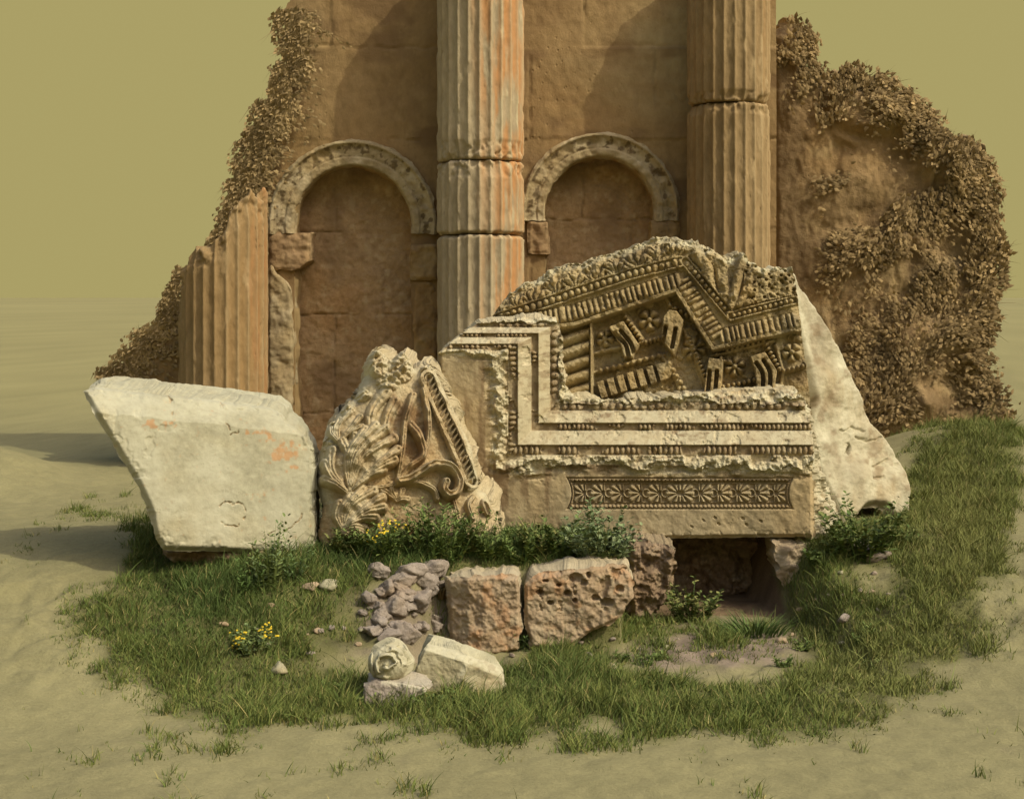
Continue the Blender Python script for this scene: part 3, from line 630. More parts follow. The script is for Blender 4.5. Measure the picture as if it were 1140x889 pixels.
    bracket([(834, 396), (852, 390), (866, 412), (862, 436), (842, 436), (840, 412)], [spline([(842, 404), (849, 416), (849, 434)], 5), spline([(850, 401), (857, 414), (857, 434)], 5)])
    # lower dentils
    dd, s, sg = path(X, Y, [(664, 434), (738, 412)]); u = (s / 11.5) % 1
    up(np.where(dd < 9.5, np.where((u > .18) & (u < .84), 0.15, 0.02), 0))
    # rosettes
    for cx, cy, R, n_ in ((722, 354, 14, 5), (772, 386, 15, 7), (818, 406, 13, 6), (882, 390, 12, 5), (672, 375, 11, 5)):
        r = np.hypot(X - cx, (Y - cy) * 1.05); th = np.arctan2(Y - cy, X - cx)
        pet = np.abs(np.cos(th * n_ / 2 + cx)) ** .6 * np.sqrt(np.clip(1 - (r / R - .55) ** 2 / .2, 0, 1)); up(0.12 * pet); up(0.13 * dome(X, Y, cx, cy, 4, 4))
    d = np.where((below > .5) & ~tb & (lipd >= 2.0), z * 1.5 - .03, d)
    ed = polysdf(X, Y, B_OUT)
    top = (1 - sst(0, 9, ed)) * (Y < 372)
    d = d - 0.06 * top + 0.05 * top * fbm(X / 5, Y / 5, 0, 4, 73)
    er = sst(.15, .75, fbm(X / 16, Y / 16, 0, 4, 75))
    d = d + .012 * fbm(X / 7, Y / 7, 0, 4, 76) * (below > .5)
    return d * (1 - .35 * er) + 0.010 * fbm(X / 4, Y / 4, 0, 3, 77) - 0.03 * er
def B_fresh(X, Y):
    ed = polysdf(X, Y, B_OUT)
    a = (1 - sst(2, 9 + 5 * np.exp(-((X - 760) / 30) ** 2), ed + 3 * fbm(X / 8, Y / 8, 0, 3, 5))) * (Y < 320) * (0.8 + .4 * fbm(X / 14, Y / 14, 0, 2, 6))
    b = 0.28 * sst(0, .7, fbm(X / 30, Y / 30, 0, 3, 15))
    return np.clip(np.maximum(a, b), 0, 1)
def B_darken(X, Y):
    d = B_d(X, Y); g = sst(0.02, 0.10, -0.05 - d + 0 * X) * 0.35
    return np.clip(0.55 * sst(-.2, .8, fbm(X / 26, Y / 26, 0, 4, 79)) + 0.12 * (d < -0.25), 0, .75)  # deepest coffer floors slightly darker
relief('carved_soffit', M_SOFFIT, CB, (538, 256, 908, 474), 0.5, W(760, 440, 19.25), (-0.16, -0.95, 0.16),
       lambda X, Y: polysdf(X, Y, B_OUT) + 2.2 * fbm(X / 9, Y / 9, 0, 4, 45) * (Y < 330), B_d, 0.85, B_fresh, B_darken, rim=5, rough=0.06, rimfresh=0.5)
C_OUT = [(876, 300), (884, 295), (893, 300), (902, 318), (916, 340), (934, 374), (950, 404), (968, 440), (978, 466), (990, 478), (1002, 496), (1012, 522), (1016, 548), (1019, 576), (1016, 584), (992, 582), (990, 574),
         (984, 566), (975, 562), (966, 564), (958, 574), (950, 590), (938, 590), (930, 566), (918, 536), (908, 504), (903, 470), (906, 446), (900, 420), (893, 380), (884, 340)]
def C_d(X, Y):
    ed = polysdf(X, Y, C_OUT)
    d = 0.10 * fbm(X / 60, Y / 70, 0, 4, 101) + 0.016 * fbm(X / 12, Y / 20, 0, 4, 103) + 0.005 * fbm(X / 3.5, Y / 3.5, 0, 3, 105)
    X0, Y0 = X, Y; X = X + 4 * fbm(X0 / 9, Y0 / 9, 0, 4, 601); Y = Y + 4 * fbm(X0 / 9, Y0 / 9, 0, 4, 602)
    for p in ([(940, 476), (950, 472), (962, 480)], [(972, 520), (990, 512)], [(955, 487), (970, 492), (985, 487)], [(968, 533), (985, 530)]): d = d - 0.035 * ridge(X, Y, p, 1.6)
    d = d - 0.12 * dome(X, Y, 947, 499, 4.5, 5.5) - 0.03 * dome(X, Y, 1001, 516, 3, 3)
    return d - 0.16 * (1 - sst(0, 9, ed)) ** 2
relief('broken_side', M_END, CB, (870, 290, 1026, 596), 0.8, W(886, 380, 19.75), (0.50, -0.80, 0.30), lambda X, Y: polysdf(X, Y, C_OUT) + 1.8 * fbm(X / 12, Y / 12, 0, 4, 107),
       C_d, 0.8, lambda X, Y: np.clip(0.35 + 0.6 * fbm(X / 14, Y / 40, 0, 4, 109) + .5 * (1 - sst(0, 16, X - np.interp(Y, [297, 450, 600], [880, 905, 930]))), 0, 1),
       lambda X, Y: np.clip(.5 * sst(.25, .9, fbm(X / 16, Y / 16, 0, 4, 111)), 0, 1), rim=5, rough=0.08, back=(-0.3, 1, 0))

# ------------------------------------------------------------------ plain pale block on the left
PB = thing('plain_block', (-3.2, 17.2, 0.2), 'plain pale limestone block with a sloping top edge and orange stains, propped in the grass', 'stone block')
P_OUT = [(96, 430), (112, 424), (150, 428), (230, 437), (312, 448), (322, 456), (327, 468), (336, 474), (344, 484), (352, 500), (356, 520), (356, 618), (330, 618), (250, 614), (184, 612), (174, 600), (166, 566), (150, 532), (128, 496), (106, 458)]
CRK = [spline([(250, 441), (253, 458), (254, 480)], 4), spline([(192, 436), (194, 452), (193, 462)], 4), spline([(243, 578), (246, 562), (256, 558), (272, 563), (271, 590), (284, 610)], 4), spline([(243, 578), (256, 584), (268, 582)], 4),
       spline([(318, 592), (330, 582), (334, 570)], 4), spline([(255, 484), (268, 480), (276, 478)], 4), spline([(310, 588), (300, 596)], 3)]
def P_d(X, Y):
    yl = np.interp(X, [100, 260, 345], [459, 474, 486]) + 1.2 * fbm(X / 14, Y / 14, 0, 3, 5)
    d = 0.012 * fbm(X / 60, Y / 60, 0, 3, 121) + 0.004 * fbm(X / 8, Y / 8, 0, 4, 123)
    d = d - 0.0105 * 0.9 * np.clip(yl - Y, 0, 60)
    Xj = X + 3.0 * fbm(X / 9, Y / 9, 0, 4, 501); Yj = Y + 3.0 * fbm(X / 9, Y / 9, 0, 4, 502)
    for c in CRK: d = d - 0.03 * ridge(Xj, Yj, c, 0.9) * sst(-.5, .1, fbm(X / 9, Y / 9, 0, 2, 9))
    d = d - 0.03 * sst(345.2, 346.6, X + .6 * fbm(X / 5, Y / 9, 0, 2, 9)) * (Y > 500) - 0.0 * X
    ed = polysdf(X, Y, P_OUT)
    return d - 0.10 * (1 - sst(0, 8, ed)) ** 2 - 0.03 * (1 - sst(0, 20, ed)) * sst(0, .6, fbm(X / 12, Y / 12, 0, 3, 8)) - 0.012 * sst(.35, .8, fbm(X / 14, Y / 14, 0, 4, 127)) * (1 - sst(160, 230, X))
def P_stain(X, Y):
    f = field([(165, 472, 9, 6, 1.1), (190, 474, 14, 5, .6), (282, 482, 16, 4, .9), (298, 490, 8, 14, .6), (322, 500, 14, 12, .8), (310, 508, 10, 6, .8), (326, 520, 9, 6, .6), (205, 540, 4, 4, .3), (300, 540, 14, 24, .25), (335, 590, 10, 14, .25)], X, Y)
    s = sst(.35, .9, f + 0.55 * fbm(X / 5, Y / 5, 0, 3, 131) - 0.1)
    c = 0
    for q in CRK: c = np.maximum(c, ridge(X + 3.0 * fbm(X / 9, Y / 9, 0, 4, 501), Y + 3.0 * fbm(X / 9, Y / 9, 0, 4, 502), q, 1.1) * sst(-.5, .1, fbm(X / 9, Y / 9, 0, 2, 9)))
    return np.clip(np.maximum(s * .6, c * .25), 0, 1)
relief('block_face', M_PALE, PB, (90, 418, 362, 624), 0.75, W(270, 540, 17.0), (0.42, -0.88, 0.2), lambda X, Y: polysdf(X, Y, P_OUT) + 1.0 * fbm(X / 10, Y / 10, 0, 4, 135) + (1.2 * fbm(X / 16, Y / 16, 0, 4, 137)) * (X < 190),
       P_d, 1.2, lambda X, Y: np.clip(.35 + .5 * fbm(X / 40, Y / 40, 0, 3, 139), 0, .8), P_stain, rim=6, rough=0.05, back=(-0.15, 1, 0.0))

# ------------------------------------------------------------------ the acanthus capital fragment
CP = thing('capital_fragment', (-1.3, 17.6, 0.1), 'broken acanthus capital with a scroll and a slanting beaded edge, half sunk in tall weeds', 'carved fragment')
K_OUT = [(358, 616), (355, 590), (360, 560), (354, 530), (357, 500), (362, 478), (374, 462), (384, 448), (396, 440), (403, 424), (408, 414), (405, 404), (410, 392), (419, 386), (429, 390), (437, 398), (447, 388), (459, 394), (462, 406), (472, 402), (480, 402), (487, 410),
         (496, 428), (508, 452), (518, 474), (528, 494), (531, 516), (533, 540), (544, 546), (550, 560), (560, 584), (564, 616)]
z5 = lambda L_: spline([(330 + x / 3.556, 370 + y / 3.556) for x, y in L_], 6)
VOL = z5([(398, 602), (440, 590), (485, 566), (530, 540), (575, 534), (615, 556), (636, 596), (625, 640), (596, 654), (570, 634), (580, 606)])
def K_d(X, Y):
    ed = polysdf(X, Y, K_OUT)
    d = 0.42 * np.sqrt(np.clip(1 - (1 - np.clip(ed / 70, 0, 1)) ** 2, 0, 1)) - 0.25
    h = np.zeros(X.shape)
    def finger(pts, w0, w1, am):
        nonlocal h
        q = spline(pts, 6); L_ = sum(math.dist(a_, b_) for a_, b_ in zip(q[:-1], q[1:]))
        dd, s_, _ = path(X, Y, q); wv = w0 + (w1 - w0) * np.clip(s_ / L_, 0, 1)
        v = np.clip(1 - (dd / wv) ** 2, 0, 1)
        h = np.maximum(h, am * (0.5 + 0.5 * np.sin(np.pi * (.15 + .6 * s_ / L_))) * np.sqrt(v) - 0.03 * np.clip(1 - dd / (wv * .3), 0, 1))
    def leaf(base, tips, w0=2.6, w1=6.6, am=.2, curl=.25):
        cx_ = sum(t[0] for t in tips) / len(tips); cy_ = sum(t[1] for t in tips) / len(tips)
        hull = polysdf(X, Y, [base] + [(base[0] + .88 * (t[0] - base[0]), base[1] + .88 * (t[1] - base[1])) for t in tips])
        h[:] = np.maximum(h, am * .45 * sst(-2, 8, hull) + .25 * am * ridge(X, Y, [base, (cx_, cy_)], 9))
        for k, tp in enumerate(tips):
            mx_, my_ = (base[0] + tp[0]) / 2, (base[1] + tp[1]) / 2
            mx_ += curl * .7 * (tp[1] - base[1]) * (1 if k < len(tips) / 2 else -.6); my_ += -curl * .5 * abs(tp[0] - base[0])
            finger([base, (mx_, my_), tp], w0, w1, am)
    leaf((386, 552), [(361, 534), (362, 516), (369, 502), (380, 493), (393, 488)], am=.22)
    leaf((388, 550), [(404, 482), (416, 478), (427, 482), (436, 492), (440, 505), (436, 517), (424, 526)], am=.24)
    leaf((380, 590), [(377, 562), (389, 554), (402, 548), (414, 549), (423, 557), (424, 568), (416, 579)], am=.22)
    leaf((378, 594), [(404, 590), (408, 600), (396, 604)], am=.2)
    leaf((398, 520), [(382, 498), (392, 490), (402, 488), (412, 494)], am=.17)
    leaf((440, 560), [(424, 548), (434, 542), (446, 548), (452, 558)], w1=4.5, am=.14)
    leaf((376, 494), [(368, 476), (378, 466), (389, 460), (400, 466), (402, 478)], w1=4.0, am=.2)
    leaf((432, 612), [(424, 594), (434, 584), (446, 582), (458, 588), (464, 600)], w1=4.4, am=.16)
    leaf((492, 612), [(480, 592), (490, 578), (502, 572), (512, 580), (516, 596)], w1=4.4, am=.16)
    finger([(410, 482), (412, 462), (420, 448), (428, 440)], 5, 8, .13); finger([(426, 484), (430, 466), (438, 450)], 5, 7, .12)
    for p, w0, w1, am in ((z5([(400, 596), (440, 545), (492, 500), (475, 425), (445, 380)]), 3, 6, .22), (z5([(490, 500), (512, 440), (512, 340), (498, 240)]), 3.5, 4.5, .2), (z5([(395, 590), (412, 470), (424, 360), (455, 262)]), 3, 5, .17),
                          (z5([(220, 625), (330, 622), (460, 604), (530, 630), (548, 668)]), 2.5, 4, .15), (z5([(612, 660), (622, 700), (632, 745)]), 3, 4, .15), (z5([(700, 650), (672, 690), (690, 740)]), 3, 4, .14)):
        finger(p, w0, w1, am)
    h = np.maximum(h, 0.32 * ridge(X, Y, VOL, 5.6) - 0.07 * ridge(X, Y, VOL, 1.8))
    # plaited band between two fillets along the slanting edge
    Bp = [(476, 424), (516, 516), (524, 535)]
    dd, s, sg = path(X, Y, Bp); v = dd * sg / 5.8; u = (s / 6.2 + .5 * v) % 1 * 2 - 1
    h = np.where(dd < 6.2, 0.02 + 0.13 * np.clip(1 - np.abs(u) / .75, 0, 1) * (np.abs(v) < .9) , h)
    h = np.where(np.abs(dd - 8.2) < 2.0, 0.15, h)
    h = np.maximum(h, .16 * dome(X, Y, 541, 565, 6, 11, -.35) - .12 * dome(X, Y, 541, 566, 3, 8, -.35))
    out = sst(6, 14, dd * sg * -1) 
    # knobs at the broken top and the knobbly left edge
    for cx, cy, a, b, k in ((421, 404, 11, 18, .26), (447, 408, 15, 20, .24), (432, 426, 14, 12, .16), (478, 412, 10, 9, .2), (405, 440, 9, 7, .2), (388, 456, 8, 8, .22), (372, 474, 8, 7, .22), (364, 492, 8, 9, .2),
                            (508, 480, 0.1, .1, 0), (520, 506, 7, 9, .16), (500, 455, 6, 9, .14), (527, 528, 6, 8, .16)):
        if k: h = np.maximum(h, k * dome(X, Y, cx, cy, a, b) * (.62 + .5 * fbm(X / 7 + cx, Y / 7, 0, 3, 99)) - .05 * ridge(X, Y, [(cx - a, cy + b * .5), (cx, cy - b * .1), (cx + a * .7, cy - b * .8)], 2))
    rg = 0.02 * fbm(X / 12, Y / 12, 0, 4, 141) + 0.007 * fbm(X / 3.5, Y / 3.5, 0, 3, 143)
    return d + h * (1 + .25 * fbm(X / 14, Y / 14, 0, 2, 147)) + rg
def K_stain(X, Y):
    d = K_d(X, Y); ed = polysdf(X, Y, K_OUT)
    base = 0.42 * np.sqrt(np.clip(1 - (1 - np.clip(ed / 70, 0, 1)) ** 2, 0, 1)) - 0.25
    f = field([(450, 470, 22, 40, .7), (470, 510, 22, 30, .5), (375, 585, 14, 30, .3), (430, 580, 40, 20, .35), (500, 570, 30, 30, .3)], X, Y)
    return np.clip(.75 * sst(.25, .9, f + .35 * fbm(X / 14, Y / 14, 0, 4, 151)), 0, .7)
def K_fresh_lit(X, Y):
    ed = polysdf(X, Y, K_OUT)
    return np.clip(.7 * (1 - sst(4, 18, ed)) * (Y < 560) + .5 * field([(400, 500, 40, 30, 1), (430, 440, 30, 40, .8), (495, 535, 18, 16, 1), (400, 570, 40, 24, .8)], X, Y) + .3 * fbm(X / 10, Y / 10, 0, 3, 153), 0, 1)  # pale broken edges, plus painted cream highlights on leaves and scroll
relief('carved_bell', M_CAP, CP, (350, 380, 570, 620), 0.5, W(455, 580, 17.45), (0.18, -0.94, 0.28), lambda X, Y: polysdf(X, Y, K_OUT) + 2.0 * fbm(X / 8, Y / 8, 0, 4, 155), K_d, 0.9, K_fresh_lit, K_stain, rim=5, rough=0.10, rimfresh=0.4)

# ------------------------------------------------------------------ step blocks, fallen fragments, rubble
def simple(name, mat, label, cat, poly, Y, thick, seed, n=(0, -1, 0.05), group=None, bev=(3, .05), amp=.03, dfn=None, fresh_lit=None, stain_shading=None, step=.8, jag=2.0, back=(0, 1, 0), rim=6):
    xs = [p[0] for p in poly]; ys = [p[1] for p in poly]; c = (sum(xs) / len(xs), sum(ys) / len(ys))
    t = thing(name, W(c[0], max(ys), Y), label, cat, group)
    def d(X, Yy):
        ed = polysdf(X, Yy, poly)
        v = amp * (1.4 * fbm(X / 26, Yy / 26, 0, 4, seed) + .5 * fbm(X / 6, Yy / 6, 0, 3, seed + 3)) - bev[1] * (1 - sst(0, bev[0], ed))
        return v + (dfn(X, Yy) if dfn else 0)
    relief('stone_body', mat, t, (min(xs) - 4, min(ys) - 4, max(xs) + 4, max(ys) + 4), step, W(c[0], c[1], Y), n, lambda X, Yy: polysdf(X, Yy, poly) + jag * fbm(X / 10, Yy / 10, 0, 4, seed + 5), d, thick,
           fresh_lit or (lambda X, Yy: .3 * sst(0, .7, fbm(X / 14, Yy / 14, 0, 3, seed + 7))), stain_shading or (lambda X, Yy: 0 * X), rim=rim, rough=.05, back=back, rimfresh=.6)
    return t
ost = lambda s, k: (lambda X, Y: np.clip(k * sst(.1, .8, fbm(X / 16, Y / 16, 0, 4, s)) + .05, 0, .7))
simple('step_block', M_STEP, 'square reddish step block left of the dark crack', 'stone block', [(498, 646), (520, 642), (560, 640), (577, 642), (579, 660), (581, 700), (577, 724), (545, 730), (500, 722)], 16.1, 0.75, 201,
       dfn=lambda X, Y: -0.0105 * .8 * np.clip(521 + 1.2 * fbm(X / 6, Y / 6, 0, 2, 3) - X, 0, 40), stain_shading=lambda X, Y: ost(203, .5)(X, Y) * (X > 522), bev=(4, .05))
HO = [(601, 659, 5, 3), (622, 651, 3, 2), (641, 643, 8, 6), (632, 660, 4, 4), (650, 648, 4, 4), (613, 671, 4, 3), (676, 670, 8, 5), (663, 665, 5, 4), (690, 655, 5, 5), (640, 668, 3, 3), (607, 646, 4, 2), (655, 640, 3, 4)]
def s2(X, Y):
    d = 0
    for a in HO: d = d - 0.09 * dome(X, Y, *a)
    return d - .04 * sst(.3, .7, fbm(X / 12, Y / 12, 0, 4, 8)) * (X > 600) * (Y < 680)
simple('step_block', M_STEP, 'longer pitted step block with an orange face right of the dark crack', 'stone block', [(583, 650), (600, 638), (640, 634), (666, 630), (694, 628), (704, 640), (706, 666), (690, 690), (660, 704), (636, 722), (590, 722), (583, 690)], 16.15, 0.8, 211, dfn=s2,
       stain_shading=ost(213, .5), bev=(5, .06), amp=.028)
simple('support_stone', M_BROWN, 'rough brown stone at the left edge of the dark hollow, under the big frame block', 'rock', [(700, 604), (728, 602), (752, 610), (752, 640), (744, 672), (724, 690), (702, 690)], 17.6, 0.8, 221, amp=.10, bev=(6, .12), jag=4)
simple('prop_stone', M_BROWN, 'low dark brown stone wedged under the left end of the plain pale block', 'rock', [(176, 610), (230, 610), (290, 612), (340, 618), (340, 652), (262, 650), (222, 634), (190, 622)], 16.95, 0.9, 223, amp=.06, bev=(5, .08), jag=3)
simple('earth_bank_stone', M_BROWN, 'dark brown stone closing the back of the hollow under the big frame block', 'rock', [(740, 596), (800, 594), (862, 600), (874, 640), (868, 690), (740, 690)], 19.3, 0.6, 225, amp=.10, bev=(6, .12), jag=4)
simple('pier_stone', M_STEP, 'half buried reddish stone under the right end of the big frame block', 'rock', [(866, 602), (900, 598), (936, 600), (940, 630), (930, 660), (884, 660), (868, 640)], 18.2, 0.9, 227, n=(0.3, -1, .3), amp=.05, bev=(10, .12), jag=3)

def wd(X, Y):
    d = -0.0100 * 1.2 * np.clip(np.interp(X, [470, 520, 556], [722, 738, 756]) - Y, 0, 40) * (X < 560)
    d = d - 0.0100 * .6 * np.clip(X - 518 - 1.5 * fbm(X / 8, Y / 8, 0, 2, 4), 0, 60)
    return d
wf = lambda X, Y: np.clip(.95 * sst(-3, 2, np.interp(X, [470, 520, 556], [723, 737, 753]) - Y + 2 * fbm(X / 6, Y / 6, 0, 3, 4)) + .8 * np.exp(-((X - 517 + (Y - 740) * .3) / 3.5) ** 2) * (Y < 752), 0, 1)  # lit top and front arris of the wedge, painted paler
simple('wedge_fragment', M_FRAG, 'pale wedge shaped stone fragment with a sloping top lying in the foreground grass', 'stone fragment', [(457, 768), (462, 744), (474, 716), (500, 722), (530, 734), (550, 743), (556, 752), (557, 770), (548, 778), (500, 780), (458, 776)], 14.35, 0.45, 231,
       n=(-0.1, -.95, .2), dfn=wd, fresh_lit=wf, bev=(3, .03), amp=.012, stain_shading=lambda X, Y: .35 * sst(.2, .7, fbm(X / 8, Y / 8, 0, 3, 9)) * (X > 520), step=.5, jag=1.2)
def rd(X, Y):
    r = np.hypot((X - 432) / 22, (Y - 738) / 20); d = 0.17 * np.sqrt(np.clip(1 - r * r, 0, 1)) - .1
    h = 0; X = X + 2.4 * fbm(X / 10, Y / 10, 0, 3, 511); Y = Y + 2.4 * fbm(X / 10, Y / 10, 0, 3, 512)
    for p in (spline([(414, 752), (411, 738), (417, 727), (428, 721), (440, 721), (449, 729), (452, 741), (446, 752), (434, 756), (422, 754)], 5),):
        h = np.maximum(h, .06 * ridge(X, Y, p, 4.6) * sst(-.5, .2, fbm(X / 12, Y / 12, 0, 2, 5)))
    sp = [(432 + (13.5 - .95 * k) * math.cos(2.4 + k * .62), 738 + (12.5 - .9 * k) * math.sin(2.4 + k * .62)) for k in range(13)]
    h = np.maximum(h, .075 * ridge(X, Y, spline(sp, 4), 2.4))
    for p in ([(410, 745), (414, 754), (424, 757)], [(409, 738), (412, 748), (418, 755)]): h = h - .03 * ridge(X, Y, spline(p, 4), 1.2)
    return d + h
simple('carved_boss', M_FRAG, 'small round carved boss with a spiral rim on a low grey slab', 'carved fragment', spline([(410, 745), (411, 730), (420, 721), (432, 717), (445, 721), (453, 733), (453, 746), (446, 756), (430, 757), (416, 754), (410, 745)], 4)[:-1], 14.1, 0.3, 241,
       dfn=rd, fresh_lit=lambda X, Y: np.clip(.6 + .5 * fbm(X / 6, Y / 6, 0, 3, 3), 0, 1), bev=(2, .02), amp=.012, step=.4, jag=.8, n=(.1, -.95, .25))
simple('grey_slab', M_GREY, 'low grey slab with a chipped pale edge under the round carved boss', 'stone fragment', [(404, 762), (416, 755), (440, 757), (462, 762), (472, 764), (473, 769), (464, 772), (462, 784), (440, 790), (404, 784)], 13.95, 0.45, 251,
       fresh_lit=lambda X, Y: np.clip(1.0 * np.exp(-((Y - np.interp(X, [425, 472], [758, 767])) / 4) ** 2) * (X > 424), 0, 1), bev=(3, .03), amp=.02, step=.5, jag=1.2, n=(0, -.9, .45))

rng = random.Random(5)
for i in range(64):
    px, py = 452 + rng.gauss(0, 26), 672 + rng.gauss(0, 24)
    if px > 491 or px < 396: px = 440 + rng.uniform(-20, 30)
    py = min(max(py, 640), 712); s = rng.choice((.08, .10, .12, .14, .17, .2, .24, .28)); p = gpx(px, py)
    t = stone('rubble_stone', M_GREY, None, (p.x, p.y, p.z + s * .2), (s * rng.uniform(.9, 1.4), s * rng.uniform(.8, 1.1), s * rng.uniform(.6, .95)), 300 + i, 17, 24, .14, rng.uniform(0, 6), rng.uniform(-.3, .3), loc=(p.x, p.y, p.z))
    tag(t, 'small grey stone in the rubble heap left of the step blocks', 'rock', 'rubble heap beside the step blocks')
for px, py, s, m, lab in ((366, 652, .20, M_FRAG, 'pale pebble in the grass just right of the tall weed before the plain block'), (346, 655, .14, M_STEP, 'small reddish stone in the grass beside the pale pebble'), (310, 746, .16, M_FRAG, 'small pale stone near the lower left edge of the grass'),
                          (967, 619, .36, M_GREY, 'flat grey stone below the bush at the foot of the leaning stone'), (680, 745, .12, M_FRAG, 'tiny pale stone on bare earth below the pitted step block'), (870, 715, .12, M_STEP, 'tiny pinkish stone on the bare earth slope at the right'),
                          (545, 640, .10, M_FRAG, 'tiny pale chip on top of the square step block'), (940, 690, .14, M_GREY, 'small grey stone at the far right of the bare earth slope')):
    p = gpx(px, py)
    t = stone('loose_stone', m, None, (p.x, p.y, p.z + s * .12), (s * 1.25, s, s * .7), int(px), 8, 18, .08, px, 0.1, loc=(p.x, p.y, p.z))
    tag(t, lab, 'rock')

for i in range(46):
    a = rng.choice(((850, 712, 85, 22), (740, 722, 60, 18), (955, 665, 45, 26), (600, 745, 60, 14), (330, 700, 80, 40), (400, 700, 30, 30)))
    p = gpx(rng.gauss(a[0], a[2] * .6), rng.gauss(a[1], a[3] * .6)); s = rng.uniform(.035, .09)
    t = stone('pebble', rng.choice((M_GREY, M_STEP, M_FRAG)), None, (p.x, p.y, p.z + s * .1), (s * 1.3, s, s * .7), 700 + i, 12, 8, .1, i, 0, loc=(p.x, p.y, p.z))
    tag(t, 'tiny chip of stone strewn on the bare earth between the grass', 'pebble', 'stone chips strewn on the bare earth')

# ------------------------------------------------------------------ plants
nr = np.random.RandomState(7)
def strips(base, dirs, length, width, bend, segs, tone, facing=None):
    """many curved tapering blades at once: arrays of (n,3) base points and unit directions"""
    n = len(base); V = []; 
    rnd = nr.normal(size=(n, 3)); side = np.cross(dirs, rnd if facing is None else facing); side /= np.linalg.norm(side, axis=1, keepdims=True) + 1e-9
    for k in range(segs + 1):
        u = k / segs
        c = base + dirs * (length * u)[:, None] + bend * (length * u * u)[:, None]
        wv = (width * (1 - u ** 1.5) * 0.5 + 0.0006)[:, None]
        V += [c - side * wv, c + side * wv]
    V = np.stack(V, 1); m = 2 * (segs + 1)
    q = np.array([[2 * k, 2 * k + 1, 2 * k + 3, 2 * k + 2] for k in range(segs)])
    F = (np.arange(n) * m)[:, None, None] + q[None]
    return V.reshape(-1, 3), F.reshape(-1, 4), np.repeat(tone, m, 0)
# grass, too many blades to count
def grass(n, box, mul, hmin, hmax):
    px = nr.uniform(box[0], box[2], n); py = nr.uniform(box[1], box[3], n)
    # candidate points are scattered over the ground itself
    x = nr.uniform(-6.6, 10.5, n * 2); y = nr.uniform(11, 25.5, n * 2); z = gz(x, y)
    px, py = PX(x, y, z)
    f = field(GREEN, px, py); f = np.maximum(f - .55 * field(PINK, px, py) * (f < .8), .44 * np.minimum(1, field(PINK, px, py)))
    n1 = fbm(x * 1.6, y * 1.1, 0, 5, 31); n2 = fbm(x * 3.5, y * 3.5, 0, 3, 91)
    dens = sst(.12, .95, f + .36 * n1 + .28 * n2)
    hol = (x > 1.35) & (x < 3.5) & (y > 17.6)
    k = (nr.uniform(size=len(x)) < dens * mul) & ~hol & (y < 25.2)
    x, y, z, dens, px, py, n2 = x[k], y[k], z[k], dens[k], px[k], py[k], n2[k]
    m = len(x)
    dirs = np.stack([nr.normal(0.05, .28, m), nr.normal(0, .28, m), np.ones(m)], -1); dirs /= np.linalg.norm(dirs, axis=1, keepdims=True)
    Ln = nr.uniform(hmin, hmax, m) * (.45 + .75 * dens) * (1 + .5 * np.clip(n2, -.6, 1))
    clump = fbm(x * 2.1, y * 2.1, 0, 3, 131); Ln = Ln * (1 + .45 * np.clip(clump, -.8, 1)); tall = nr.uniform(size=m) < .025; Ln = np.where(tall, Ln * 1.9, Ln)
    bend = np.stack([nr.normal(.05, .3, m), nr.normal(0, .3, m), -nr.uniform(0, .35, m)], -1)
    a = nr.uniform(size=(m, 1)); lush = np.clip(field([(230, 660, 90, 70, 1), (420, 620, 80, 26, .9), (520, 610, 150, 26, .9), (640, 606, 80, 24, .9), (600, 760, 60, 20, .5)], px, py), 0, 1)[:, None]
    c1 = np.array([.175, .19, .05]); c2 = np.array([.09, .135, .032]); c3 = np.array([.052, .095, .026]); c4 = np.array([.30, .26, .10])
    tone = c1 * (1 - a) + c2 * a; tone = tone * (1 - lush * .75) + (c3 * (1 - a * .5) + c2 * a * .5) * lush * .75
    yl = np.clip(field([(1070, 600, 70, 130, .8), (970, 750, 80, 50, .6)], px, py), 0, .8)[:, None]; tone = tone * (1 - yl) + np.array([.20, .205, .062]) * yl
    dry = (nr.uniform(size=(m, 1)) < .06); tone = np.where(dry, c4, tone)
    V, F, T = strips(np.stack([x, y, z - .01], -1), dirs, Ln, nr.uniform(.006, .013, m), bend, 3, tone)
    o = build('grass', V, [F], M_GRASS, None, None, {'tone': T})
    tag(o, 'short green and yellowing grass over the terrace and slopes', 'grass', kind='stuff')
    return m
print('blades', grass(560000, (0, 0, 1, 1), .62, .05, .16))

